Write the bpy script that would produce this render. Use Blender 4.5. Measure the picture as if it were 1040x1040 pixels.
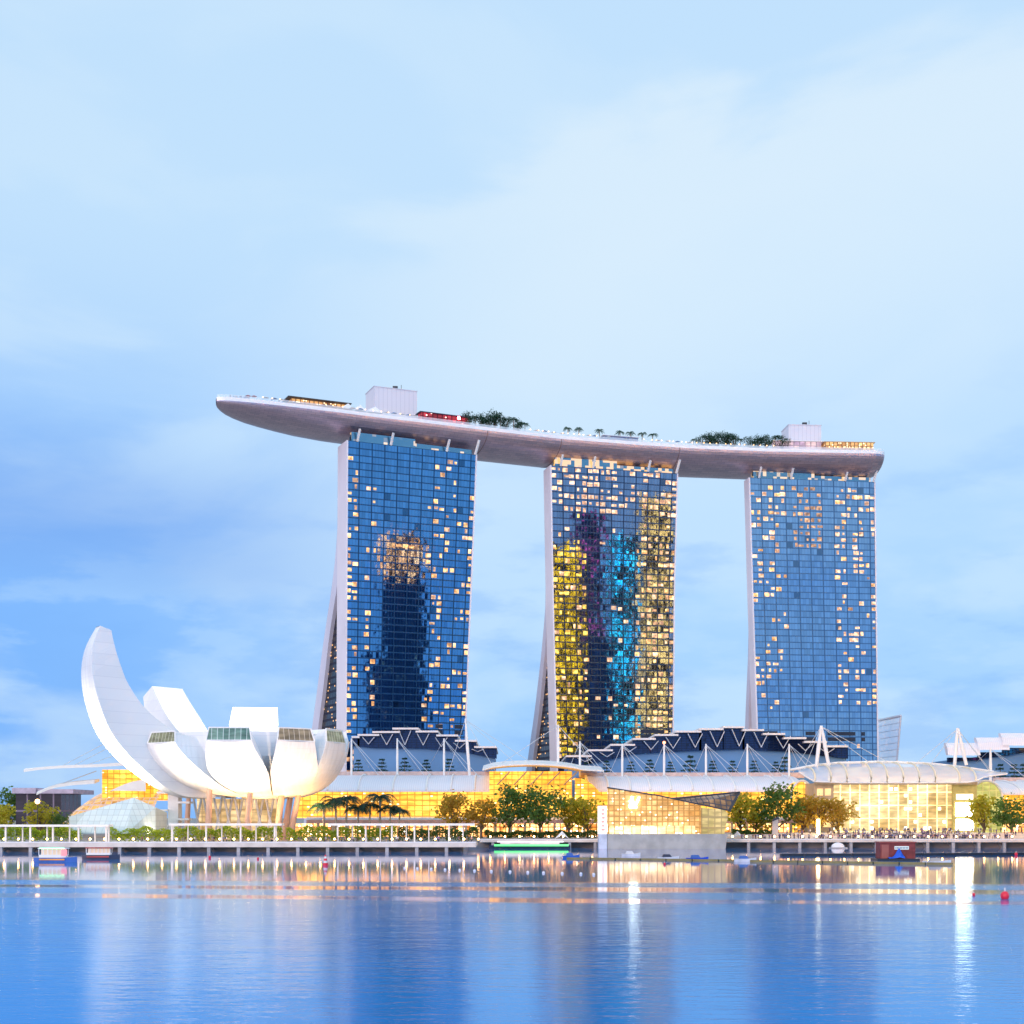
import bpy, bmesh, math, random
from mathutils import Vector, Matrix
R = math.radians
random.seed(7)
for _o in list(bpy.data.objects): bpy.data.objects.remove(_o)
SC = bpy.context.scene
COL = SC.collection
# ------------------------------------------------------------------ camera
F = 1437.0; HZ = 830.0; H = 9.6          # focal length in px of a 1040 px frame, horizon row, eye height
cd = bpy.data.cameras.new('camera'); cam = bpy.data.objects.new('camera', cd); COL.objects.link(cam)
cd.sensor_width = 36; cd.lens = 36 * F / 1040; cd.shift_y = (HZ - 520) / 1040
cd.clip_start = 0.5; cd.clip_end = 30000
cam.location = (0, 0, H); cam.rotation_euler = (R(90), 0, 0); SC.camera = cam
# ------------------------------------------------------------------ world: dusk sky with soft cloud
SUN_AZ = Vector((-0.50, -0.85, 0)).normalized(); SUN_EL = R(11)
W = bpy.data.worlds.new('World'); SC.world = W; W.use_nodes = True
nt = W.node_tree; nt.nodes.clear()
def N(t, **k):
    n = nt.nodes.new(t)
    for a, b in k.items(): setattr(n, a, b)
    return n
def Lk(a, b): nt.links.new(a, b)
def mth(op, a, b=None, c=None, clamp=False):
    n = N('ShaderNodeMath', operation=op); n.use_clamp = clamp
    for i, v in enumerate((a, b, c)):
        if v is None: continue
        if isinstance(v, (int, float)): n.inputs[i].default_value = v
        else: Lk(v, n.inputs[i])
    return n.outputs[0]
def mrange(v, a, b, c=0.0, d=1.0):
    n = N('ShaderNodeMapRange', interpolation_type='SMOOTHSTEP'); Lk(v, n.inputs[0])
    for i, x in zip((1, 2, 3, 4), (a, b, c, d)): n.inputs[i].default_value = x
    return n.outputs[0]
def cmix(f, a, b):
    n = N('ShaderNodeMix', data_type='RGBA')
    if isinstance(f, (int, float)): n.inputs[0].default_value = f
    else: Lk(f, n.inputs[0])
    for i, v in ((6, a), (7, b)):
        if isinstance(v, tuple): n.inputs[i].default_value = (*v, 1)
        else: Lk(v, n.inputs[i])
    return n.outputs[2]
tc = N('ShaderNodeTexCoord'); sp = N('ShaderNodeSeparateXYZ'); Lk(tc.outputs['Generated'], sp.inputs[0])
dx, dy, dz = sp.outputs
mp = N('ShaderNodeMapping'); mp.inputs['Scale'].default_value = (2.2, 2.2, 5.5); mp.inputs['Location'].default_value = (0.35, 0, 0.2)
Lk(tc.outputs['Generated'], mp.inputs[0])
n1 = N('ShaderNodeTexNoise'); n1.inputs['Scale'].default_value = 1.9; n1.inputs['Detail'].default_value = 6; n1.inputs['Roughness'].default_value = .5
n1.inputs['Distortion'].default_value = .35
Lk(mp.outputs[0], n1.inputs['Vector'])
nz = n1.outputs[0]
mp2 = N('ShaderNodeMapping'); mp2.inputs['Scale'].default_value = (3.2, 3.2, 10); mp2.inputs['Location'].default_value = (5.1, 2, 1.7)
Lk(tc.outputs['Generated'], mp2.inputs[0])
n2 = N('ShaderNodeTexNoise'); n2.inputs['Scale'].default_value = 2.6; n2.inputs['Detail'].default_value = 7; n2.inputs['Roughness'].default_value = .55
Lk(mp2.outputs[0], n2.inputs['Vector'])
base = cmix(mrange(dz, -0.02, .40), (.305, .56, .92), (.50, .70, .91))
# bluer towards the left and low down
lb = mth('MULTIPLY', mrange(dx, .04, -.36), mrange(dz, .40, .12))
col = cmix(mth('MULTIPLY', lb, .78), base, (.13, .38, .91))
# general soft cloud
cl = mth('MULTIPLY', mrange(nz, .46, .60), .50)
col = cmix(cl, col, (.57, .745, .91))
dk = mth('MULTIPLY', mrange(n2.outputs[0], .50, .66), mrange(dz, .36, .10))
col = cmix(mth('MULTIPLY', dk, .45), col, (.18, .42, .88))
pf = mth('MULTIPLY', mrange(n2.outputs[0], .50, .40), mrange(dz, .40, .06))
col = cmix(mth('MULTIPLY', pf, .35), col, (.48, .69, .91))
ll = mth('MULTIPLY', mth('MULTIPLY', mrange(mth('ABSOLUTE', mth('SUBTRACT', mth('ADD', dz, mth('MULTIPLY', mth('SUBTRACT', nz, .5), .10)), .20)), .075, .01), mrange(dx, -.02, -.26)), .55)
col = cmix(ll, col, (.155, .345, .80))
# the big pale bank at upper right
ed = mth('SUBTRACT', mth('ADD', mth('MULTIPLY', dx, .30), .415), dz)
ed = mth('ADD', ed, mth('MULTIPLY', mth('SUBTRACT', nz, .5), .22))
bank = mth('MULTIPLY', mrange(ed, -.012, .030), mrange(dx, -.26, .10))
bank = mth('MULTIPLY', bank, mrange(ed, .30, .06))
col = cmix(mth('MULTIPLY', bank, .92), col, (.645, .785, .905))
sky = N('ShaderNodeTexSky', sky_type='NISHITA'); sky.sun_disc = False
sky.sun_elevation = SUN_EL; sky.sun_rotation = math.atan2(SUN_AZ.x, SUN_AZ.y)
skm = N('ShaderNodeMix', data_type='RGBA', blend_type='MULTIPLY'); skm.inputs[0].default_value = 1
Lk(sky.outputs[0], skm.inputs[6]); skm.inputs[7].default_value = (.1, .1, .1, 1)
col = cmix(.92, skm.outputs[2], col)
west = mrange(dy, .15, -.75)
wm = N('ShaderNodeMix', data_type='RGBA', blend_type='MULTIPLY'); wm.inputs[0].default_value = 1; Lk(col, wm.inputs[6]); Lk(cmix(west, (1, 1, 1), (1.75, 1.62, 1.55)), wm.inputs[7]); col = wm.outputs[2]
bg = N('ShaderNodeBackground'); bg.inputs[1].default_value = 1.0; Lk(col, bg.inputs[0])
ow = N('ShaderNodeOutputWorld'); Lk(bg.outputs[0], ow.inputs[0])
# ------------------------------------------------------------------ sun: soft warm dusk glow from behind left
sl = bpy.data.lights.new('sun', 'SUN'); sl.energy = 1.3; sl.angle = R(18); sl.color = (1, .66, .50)
sun = bpy.data.objects.new('sun', sl); COL.objects.link(sun)
sdir = Vector((SUN_AZ.x * math.cos(SUN_EL), SUN_AZ.y * math.cos(SUN_EL), math.sin(SUN_EL)))
sun.rotation_euler = sdir.to_track_quat('Z', 'Y').to_euler()
sun.location = sdir * 300
SC.view_settings.view_transform = 'Standard'; SC.view_settings.look = 'None'
SC.view_settings.exposure = 0.2; SC.view_settings.gamma = 1
SC.cycles.max_bounces = 6; SC.cycles.transparent_max_bounces = 8
SC.cycles.sample_clamp_indirect = 6
# ------------------------------------------------------------------ helpers
def X(px, Y): return (px - 520) / F * Y
def Z(py, Y): return H + (HZ - py) / F * Y
def P(px, py, Y): return Vector((X(px, Y), Y, Z(py, Y)))
ORG = {}
def tag(o, label=None, cat=None, group=None, kind=None):
    if label: o['label'] = label
    if cat: o['category'] = cat
    if group: o['group'] = group
    if kind: o['kind'] = kind
    return o
def thing(name, label, cat, loc, group=None):
    o = bpy.data.objects.new(name, None); COL.objects.link(o); o.location = loc; o.empty_display_size = .5
    ORG[o.name] = Vector(loc)
    return tag(o, label, cat, group)
def link(name, me, parent=None, loc=None):
    o = bpy.data.objects.new(name, me); COL.objects.link(o)
    if parent is not None: o.parent = parent; ORG[o.name] = ORG[parent.name]
    else:
        ORG[o.name] = Vector(loc or (0, 0, 0)); o.location = ORG[o.name]
    return o
def copy_tree(src, loc, rz=0, s=1.0, label=None, group=None):
    r = src.copy(); COL.objects.link(r); r.location = loc; r.rotation_euler = (0, 0, rz); r.scale = (s, s, s)
    if label: r['label'] = label
    if group: r['group'] = group
    for ch in src.children:
        c = ch.copy(); COL.objects.link(c); c.parent = r
        for g in ch.children:
            d = g.copy(); COL.objects.link(d); d.parent = c
    return r
class MB:
    def __init__(s): s.v = []; s.f = []; s.m = []; s.uv = {}; s.sm = set()
    def face(s, pts, mi=0, uv=None, smooth=False):
        b = len(s.v); s.v += [Vector(p) for p in pts]; s.f.append(tuple(range(b, b + len(pts)))); s.m.append(mi)
        if uv: s.uv[len(s.f) - 1] = uv
        if smooth: s.sm.add(len(s.f) - 1)
        return s
    def idx(s, vs, fs, mi=0, smooth=False):
        b = len(s.v); s.v += [Vector(p) for p in vs]
        for f in fs:
            s.f.append(tuple(b + i for i in f)); s.m.append(mi)
            if smooth: s.sm.add(len(s.f) - 1)
        return s
    def box(s, x0, x1, y0, y1, z0, z1, mi=0):
        v = [(x, y, z) for x in (x0, x1) for y in (y0, y1) for z in (z0, z1)]
        return s.idx(v, [(0, 1, 3, 2), (4, 6, 7, 5), (0, 4, 5, 1), (2, 3, 7, 6), (0, 2, 6, 4), (1, 5, 7, 3)], mi)
    def bar(s, a, b, w, h=None, mi=0):
        a, b = Vector(a), Vector(b); h = h or w; d = (b - a).normalized()
        up = Vector((0, 0, 1)) if abs(d.z) < .95 else Vector((0, 1, 0))
        p = d.cross(up).normalized() * w / 2; q = p.cross(d).normalized() * h / 2
        v = [a - p - q, a + p - q, a + p + q, a - p + q, b - p - q, b + p - q, b + p + q, b - p + q]
        return s.idx(v, [(3, 2, 1, 0), (4, 5, 6, 7), (0, 1, 5, 4), (1, 2, 6, 5), (2, 3, 7, 6), (3, 0, 4, 7)], mi)
    def tube(s, pts, rad, n=8, mi=0, cap=True, smooth=True):
        pts = [Vector(p) for p in pts]
        if isinstance(rad, (int, float)): rad = [rad] * len(pts)
        vs = []; fs = []
        for i, p in enumerate(pts):
            d = (pts[min(i + 1, len(pts) - 1)] - pts[max(i - 1, 0)]).normalized()
            up = Vector((0, 0, 1)) if abs(d.z) < .9 else Vector((0, 1, 0))
            a = d.cross(up).normalized(); b = a.cross(d)
            for k in range(n):
                t = 2 * math.pi * k / n; vs.append(p + (a * math.cos(t) + b * math.sin(t)) * rad[i])
        for i in range(len(pts) - 1):
            for k in range(n):
                k2 = (k + 1) % n; fs.append((i * n + k, i * n + k2, i * n + n + k2, i * n + n + k))
        s.idx(vs, fs, mi, smooth)
        if cap:
            s.face(vs[:n][::-1], mi); s.face(vs[-n:], mi)
        return s
    def prism(s, poly, y0, y1, mi=0, mcap=None):
        """poly of (x, z) counter-clockwise as seen from -Y, pushed from y0 to y1"""
        n = len(poly); a = [(p[0], y0, p[1]) for p in poly]; b = [(p[0], y1, p[1]) for p in poly]
        s.face(a, mi if mcap is None else mcap); s.face(b[::-1], mi if mcap is None else mcap)
        for i in range(n):
            j = (i + 1) % n; s.face([a[j], a[i], b[i], b[j]], mi)
        return s
    def vprism(s, poly, z0, z1, mi=0, mtop=None):
        """poly of (x, y) counter-clockwise from above"""
        n = len(poly); a = [(p[0], p[1], z0) for p in poly]; b = [(p[0], p[1], z1) for p in poly]
        s.face(a[::-1], mi); s.face(b, mi if mtop is None else mtop)
        for i in range(n):
            j = (i + 1) % n; s.face([a[i], a[j], b[j], b[i]], mi)
        return s
    def loft(s, secs, mi=0, closed=False, smooth=True, caps=False):
        n = len(secs[0]); vs = [p for q in secs for p in q]; fs = []
        for i in range(len(secs) - 1):
            for k in range(n if closed else n - 1):
                k2 = (k + 1) % n; fs.append((i * n + k, i * n + k2, (i + 1) * n + k2, (i + 1) * n + k))
        s.idx(vs, fs, mi, smooth)
        if caps: s.face(secs[0][::-1], mi); s.face(secs[-1], mi)
        return s
    def ball(s, c, r, mi=0, seg=10, rings=6, sc=(1, 1, 1)):
        c = Vector(c); secs = []
        for i in range(rings + 1):
            t = math.pi * i / rings; rr = max(r * math.sin(t), .002)
            secs.append([c + Vector((rr * math.cos(2 * math.pi * k / seg) * sc[0], rr * math.sin(2 * math.pi * k / seg) * sc[1], -r * math.cos(t) * sc[2])) for k in range(seg)])
        return s.loft(secs, mi, closed=True, smooth=True, caps=True)
    def mesh(s, name, mats, org=(0, 0, 0)):
        org = Vector(org)
        me = bpy.data.meshes.new(name); me.from_pydata([p - org for p in s.v], [], s.f)
        if not isinstance(mats, (list, tuple)): mats = [mats]
        for m in mats: me.materials.append(m)
        ul = me.uv_layers.new(name='UVMap')
        for p in me.polygons:
            p.material_index = min(s.m[p.index], len(mats) - 1); p.use_smooth = p.index in s.sm
            if p.index in s.uv:
                for li, u in zip(p.loop_indices, s.uv[p.index]): ul.data[li].uv = u
            else:
                nn = p.normal
                if abs(nn.z) > .85:
                    for li in p.loop_indices:
                        c = s.v[me.loops[li].vertex_index]; ul.data[li].uv = (c.x, c.y)
                else:
                    t = Vector((-nn.y, nn.x, 0)).normalized() if (abs(nn.x) + abs(nn.y)) > 1e-6 else Vector((1, 0, 0))
                    for li in p.loop_indices:
                        c = s.v[me.loops[li].vertex_index]; ul.data[li].uv = (c.dot(t), c.z)
        me.validate(); me.update(); return me
    def build(s, name, mats, parent=None, loc=None):
        org = ORG[parent.name] if parent is not None else Vector(loc or (0, 0, 0))
        return link(name, s.mesh(name, mats, org), parent, loc)
# ------------------------------------------------------------------ materials
class NT:
    def __init__(s, name):
        s.m = bpy.data.materials.new(name); s.m.use_nodes = True; s.t = s.m.node_tree
        s.b = s.t.nodes['Principled BSDF']; s.o = s.t.nodes['Material Output']
    def n(s, t, **k):
        n = s.t.nodes.new(t)
        for a, b in k.items(): setattr(n, a, b)
        return n
    def l(s, a, b): s.t.links.new(a, b)
    def math(s, op, a, b=None, c=None, clamp=False):
        n = s.n('ShaderNodeMath', operation=op); n.use_clamp = clamp
        for i, v in enumerate((a, b, c)):
            if v is None: continue
            if isinstance(v, (int, float)): n.inputs[i].default_value = v
            else: s.l(v, n.inputs[i])
        return n.outputs[0]
    def mr(s, v, a, b, c=0.0, d=1.0, smooth=True):
        n = s.n('ShaderNodeMapRange'); n.interpolation_type = 'SMOOTHSTEP' if smooth else 'LINEAR'; s.l(v, n.inputs[0])
        for i, x in zip((1, 2, 3, 4), (a, b, c, d)): n.inputs[i].default_value = x
        return n.outputs[0]
    def mix(s, f, a, b, bt='MIX'):
        n = s.n('ShaderNodeMix', data_type='RGBA', blend_type=bt)
        if isinstance(f, (int, float)): n.inputs[0].default_value = f
        else: s.l(f, n.inputs[0])
        for i, v in ((6, a), (7, b)):
            if isinstance(v, tuple): n.inputs[i].default_value = (*v[:3], 1)
            else: s.l(v, n.inputs[i])
        return n.outputs[2]
    def noise(s, vec, scale, detail=3, rough=.5):
        n = s.n('ShaderNodeTexNoise'); n.inputs['Scale'].default_value = scale; n.inputs['Detail'].default_value = detail
        n.inputs['Roughness'].default_value = rough
        if vec is not None: s.l(vec, n.inputs['Vector'])
        return n.outputs[0]
    def coord(s, which='Object', scale=None):
        o = s.n('ShaderNodeTexCoord').outputs[which]
        if scale:
            mp = s.n('ShaderNodeMapping'); mp.inputs['Scale'].default_value = scale; s.l(o, mp.inputs[0]); o = mp.outputs[0]
        return o
    def setb(s, k, v):
        i = s.b.inputs[k]
        if isinstance(v, (int, float)): i.default_value = v
        elif isinstance(v, tuple): i.default_value = (*v[:3], 1)
        else: s.l(v, i)
    def bump(s, h, st=.2, d=.1):
        n = s.n('ShaderNodeBump'); n.inputs['Strength'].default_value = st; n.inputs['Distance'].default_value = d; s.l(h, n.inputs['Height'])
        s.l(n.outputs[0], s.b.inputs['Normal'])
def M_plain(name, c, rough=.6, metal=0.0, var=.15, sc=.5, bump=0.0):
    t = NT(name); co = t.coord('Object')
    f = t.noise(co, sc, 4); lo = tuple(x * (1 - var) for x in c); hi = tuple(min(1, x * (1 + var)) for x in c)
    t.setb('Base Color', t.mix(t.mr(f, .3, .7), lo, hi)); t.setb('Roughness', rough); t.setb('Metallic', metal)
    if bump: t.bump(t.noise(co, sc * 6, 4), bump, .05)
    return t.m
def M_emit(name, c, st, var=.0, sc=1.0, base=(.3, .3, .3)):
    t = NT(name); t.setb('Base Color', base); t.setb('Emission Color', c)
    if var:
        f = t.noise(t.coord('Object'), sc, 3); t.setb('Emission Strength', t.mr(f, .3, .7, st * (1 - var), st * (1 + var)))
    else: t.setb('Emission Strength', st)
    return t.m
def cells(t, cw, ch, uvw=None):
    """metre UVs split in cells: returns (cell vector, fract u, fract v)"""
    uv = t.coord('UV', (1 / cw, 1 / ch, 1)) if uvw is None else uvw
    fl = t.n('ShaderNodeVectorMath', operation='FLOOR'); t.l(uv, fl.inputs[0])
    fr = t.n('ShaderNodeVectorMath', operation='FRACTION'); t.l(uv, fr.inputs[0])
    sp = t.n('ShaderNodeSeparateXYZ'); t.l(fr.outputs[0], sp.inputs[0])
    return uv, fl.outputs[0], sp.outputs[0], sp.outputs[1]
def edge(t, f, w):
    """1 within w of either end of the unit interval"""
    a = t.math('ABSOLUTE', t.math('SUBTRACT', f, .5)); return t.math('GREATER_THAN', a, .5 - w)
def M_glow(name, cw, ch, cA, cB, sA, sB, frame=(.25, .16, .08), fw=.08, fh=.08, big=.12, hot=None, hots=4.0, hotp=.93, femit=.15):
    """lit shop front behind a grid of mullions: cells vary in tint and brightness"""
    t = NT(name); uv, fl, fu, fv = cells(t, cw, ch)
    wn = t.n('ShaderNodeTexWhiteNoise', noise_dimensions='2D'); t.l(fl, wn.inputs['Vector'])
    r = wn.outputs['Value']; r2 = t.n('ShaderNodeSeparateColor'); t.l(wn.outputs['Color'], r2.inputs[0])
    bn = t.noise(t.coord('UV'), big, 3)
    inn = t.noise(t.coord('UV', (.22, .85, 1)), 1.0, 2)
    k = t.math('ADD', t.math('MULTIPLY', r, .45), t.math('MULTIPLY', t.mr(bn, .3, .7), .55))
    col = t.mix(k, cA, cB); st = t.math('ADD', t.math('MULTIPLY', k, sB - sA), sA)
    st = t.math('MULTIPLY', st, t.mr(inn, .3, .7, .72, 1.30))
    if hot:
        _, hfl, hu, hv = cells(t, cw * .5, ch * .5); hw_ = t.n('ShaderNodeTexWhiteNoise', noise_dimensions='2D'); t.l(hfl, hw_.inputs['Vector'])
        h = t.math('GREATER_THAN', hw_.outputs['Value'], hotp); h = t.math('MULTIPLY', h, t.math('SUBTRACT', 1, t.math('MAXIMUM', edge(t, hu, .2), edge(t, hv, .26)))); col = t.mix(h, col, hot); st = t.math('ADD', st, t.math('MULTIPLY', h, hots))
    e = t.math('MAXIMUM', edge(t, fu, fw), edge(t, fv, fh))
    st = t.math('MULTIPLY', st, t.math('SUBTRACT', 1, t.math('MULTIPLY', e, 1 - femit)))
    t.setb('Base Color', t.mix(e, (.03, .03, .03), frame)); t.setb('Roughness', t.math('ADD', .15, t.math('MULTIPLY', e, .35)))
    t.setb('Emission Color', col); t.setb('Emission Strength', st); t.setb('Specular IOR Level', .12)
    return t.m
def M_curtain(name, tint, dark, jit=.006, metal=1.0, sub=2, turn=(0, 0, 0)):
    """hotel curtain wall: UV counts bays and floors; every pane sits a touch out of true"""
    t = NT(name); uv, fl, fu, fv = cells(t, 1, 1)
    wn = t.n('ShaderNodeTexWhiteNoise', noise_dimensions='2D'); t.l(fl, wn.inputs['Vector'])
    sub_uv = t.coord('UV', (sub, 1, 1)); fr2 = t.n('ShaderNodeVectorMath', operation='FRACTION'); t.l(sub_uv, fr2.inputs[0])
    sp2 = t.n('ShaderNodeSeparateXYZ'); t.l(fr2.outputs[0], sp2.inputs[0])
    fl2 = t.n('ShaderNodeVectorMath', operation='FLOOR'); t.l(sub_uv, fl2.inputs[0])
    wn2 = t.n('ShaderNodeTexWhiteNoise', noise_dimensions='2D'); t.l(fl2.outputs[0], wn2.inputs['Vector'])
    big_uv = t.coord('UV', (.5, 1, 1)); fr3 = t.n('ShaderNodeVectorMath', operation='FRACTION'); t.l(big_uv, fr3.inputs[0])
    sp3 = t.n('ShaderNodeSeparateXYZ'); t.l(fr3.outputs[0], sp3.inputs[0])
    col = t.mix(wn2.outputs['Value'], tuple(x * .84 for x in tint), tuple(min(1, x * 1.12) for x in tint))
    room = t.math('GREATER_THAN', wn.outputs['Value'], .985)       # drawn curtains / unlit dark rooms
    col = t.mix(room, col, tuple(x * .5 for x in tint))
    e = t.math('MAXIMUM', t.math('MULTIPLY', edge(t, sp2.outputs[0], .05), .45), t.math('MULTIPLY', edge(t, fv, .09), .75))
    e = t.math('MAXIMUM', e, t.math('MULTIPLY', edge(t, sp3.outputs[0], .045), .9))
    t.setb('Base Color', t.mix(e, col, dark)); t.setb('Metallic', metal); t.setb('Roughness', t.math('ADD', .04, t.math('MULTIPLY', e, .3)))
    g = t.n('ShaderNodeNewGeometry'); c1 = t.n('ShaderNodeVectorMath', operation='SUBTRACT'); t.l(wn2.outputs['Color'], c1.inputs[0]); c1.inputs[1].default_value = (.5, .5, .5)
    c2 = t.n('ShaderNodeVectorMath', operation='SCALE'); t.l(c1.outputs[0], c2.inputs[0]); c2.inputs['Scale'].default_value = jit * 2
    # gentle pillowing inside each pane
    nz = t.n('ShaderNodeTexNoise'); nz.inputs['Scale'].default_value = 2.2; t.l(uv, nz.inputs['Vector'])
    c5 = t.n('ShaderNodeVectorMath', operation='SUBTRACT'); t.l(nz.outputs['Color'], c5.inputs[0]); c5.inputs[1].default_value = (.5, .5, .5)
    c6 = t.n('ShaderNodeVectorMath', operation='SCALE'); t.l(c5.outputs[0], c6.inputs[0]); c6.inputs['Scale'].default_value = jit * 3.2
    c3 = t.n('ShaderNodeVectorMath', operation='ADD'); ct = t.n('ShaderNodeVectorMath', operation='ADD'); t.l(g.outputs['Normal'], ct.inputs[0]); ct.inputs[1].default_value = turn      # added turn of the shading normals, steering each tower's reflections apart
    t.l(ct.outputs[0], c3.inputs[0]); t.l(c2.outputs[0], c3.inputs[1])
    c7 = t.n('ShaderNodeVectorMath', operation='ADD'); t.l(c3.outputs[0], c7.inputs[0]); t.l(c6.outputs[0], c7.inputs[1])
    c4 = t.n('ShaderNodeVectorMath', operation='NORMALIZE'); t.l(c7.outputs[0], c4.inputs[0]); t.l(c4.outputs[0], t.b.inputs['Normal'])
    return t.m
def M_room(name, cA, cB, st):
    """a lit hotel room seen through its pane: lamp pools and curtains"""
    t = NT(name); oi = t.n('ShaderNodeObjectInfo'); g = t.coord('Object')
    f = t.noise(g, .55, 2); f2 = t.noise(g, .17, 1)
    k = t.math('ADD', t.math('MULTIPLY', oi.outputs['Random'], .5), t.math('MULTIPLY', f2, .5))
    t.setb('Base Color', (.05, .05, .06)); t.setb('Roughness', .2)
    t.setb('Emission Color', t.mix(t.mr(f, .35, .7), cA, cB))
    t.setb('Emission Strength', t.math('MULTIPLY', t.mr(k, .25, .8, st * .55, st * 1.35), t.mr(f, .3, .7, .45, 1.55)))
    return t.m
def M_leaf(name, c1, c2, rough=.6):
    t = NT(name); co = t.coord('Object'); f = t.noise(co, .9, 3); oi = t.n('ShaderNodeNewGeometry')
    t.setb('Base Color', t.mix(t.math('ADD', t.math('MULTIPLY', t.mr(f, .3, .7), .6), t.math('MULTIPLY', oi.outputs['Random Per Island'], .4)), c1, c2))
    t.setb('Roughness', rough)
    tr = t.n('ShaderNodeBsdfTranslucent'); tr.inputs[0].default_value = (c2[0] * 1.6, c2[1] * 1.6, c2[2], 1)
    ms = t.n('ShaderNodeMixShader'); ms.inputs[0].default_value = .5
    t.l(t.b.outputs[0], ms.inputs[1]); t.l(tr.outputs[0], ms.inputs[2]); t.l(ms.outputs[0], t.o.inputs[0])
    return t.m
def M_glass(name, c=(.8, .9, .95), alpha=.35, rough=.08):
    t = NT(name); t.setb('Base Color', c); t.setb('Roughness', rough); t.setb('Alpha', alpha); t.setb('IOR', 1.5); return t.m
white = M_plain('white_paint', (.80, .80, .80), .45, 0, .03)
cable_m = M_plain('cable_steel', (.62, .66, .72), .4, .3, .05)
concrete = M_plain('lilac_concrete', (.72, .69, .76), .7, 0, .06, .05)
conc_grey = M_plain('grey_concrete', (.42, .40, .39), .8, 0, .15, .25, .1)
deckm = M_plain('promenade_stone', (.70, .61, .53), .7, 0, .12, .3, .1)
dark = M_plain('dark_steel', (.03, .035, .05), .5, 0, .2)
navy = M_plain('navy_soffit', (.012, .02, .06), .5, .0, .3)
bluewall = M_plain('pale_blue_cladding', (.11, .27, .52), .5, .1, .1, .05)
pink = M_plain('terracotta_slab', (.55, .30, .24), .7, 0, .12)
tan = M_plain('tan_stone', (.50, .38, .24), .7, 0, .1)
trunkm = M_plain('bark', (.14, .10, .07), .9, 0, .3, 2)
palmtr = M_plain('palm_bark', (.30, .25, .20), .9, 0, .3, 2)
lit_column_m = M_plain('column_warm_lit', (.62, .40, .30), .6, 0, .06)  # orange of the uplighting is put into the columns' base colour
roofm = None
def M_roof():
    t = NT('standing_seam_roof'); uv, fl, fu, fv = cells(t, .8, 50)
    e = edge(t, fu, .06); t.setb('Base Color', t.mix(e, (.76, .76, .82), (.60, .60, .68))); t.setb('Roughness', .45); t.setb('Metallic', .05)
    return t.m
roofm = M_roof()
def M_water():
    t = NT('bay_water'); co = t.coord('Object'); sp = t.n('ShaderNodeSeparateXYZ'); t.l(co, sp.inputs[0])
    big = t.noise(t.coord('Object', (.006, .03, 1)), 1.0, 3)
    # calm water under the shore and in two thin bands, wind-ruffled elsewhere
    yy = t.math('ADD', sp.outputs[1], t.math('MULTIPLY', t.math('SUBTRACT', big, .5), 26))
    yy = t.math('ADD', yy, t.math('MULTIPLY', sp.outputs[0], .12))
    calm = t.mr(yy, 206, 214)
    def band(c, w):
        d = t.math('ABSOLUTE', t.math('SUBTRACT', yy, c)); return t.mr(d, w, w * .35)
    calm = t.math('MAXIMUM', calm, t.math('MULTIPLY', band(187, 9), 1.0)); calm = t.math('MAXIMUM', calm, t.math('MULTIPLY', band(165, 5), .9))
    rough = t.mr(calm, 0, 1, .145, .05, False)
    w1 = t.noise(t.coord('Object', (.35, .9, 1)), 1.0, 3, .6); w2 = t.noise(t.coord('Object', (.05, .12, 1)), 1.0, 2)
    hgt = t.math('ADD', w1, t.math('MULTIPLY', w2, 1.5))
    bp = t.n('ShaderNodeBump'); bp.inputs['Distance'].default_value = .35; t.l(hgt, bp.inputs['Height']); t.l(t.mr(calm, 0, 1, .14, .010, False), bp.inputs['Strength'])
    tint = t.noise(t.coord('Object', (.01, .02, 1)), 1.0, 3)
    dif = t.n('ShaderNodeBsdfDiffuse'); t.l(t.mix(t.mr(tint, .3, .7), (.002, .20, .58), (.003, .24, .66)), dif.inputs[0]); t.l(bp.outputs[0], dif.inputs['Normal'])
    gl = t.n('ShaderNodeBsdfGlossy'); t.l(t.mix(calm, (.66, .83, 1.0), (1.0, .95, .94)), gl.inputs[0]); t.l(rough, gl.inputs['Roughness']); t.l(bp.outputs[0], gl.inputs['Normal'])  # reflection of shore lights boosted by a warmer, brighter tint on calm water
    fr = t.n('ShaderNodeFresnel'); fr.inputs[0].default_value = 1.34; t.l(bp.outputs[0], fr.inputs['Normal'])
    ms = t.n('ShaderNodeMixShader'); t.l(fr.outputs[0], ms.inputs[0]); t.l(dif.outputs[0], ms.inputs[1]); t.l(gl.outputs[0], ms.inputs[2]); t.l(ms.outputs[0], t.o.inputs[0])
    return t.m
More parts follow.
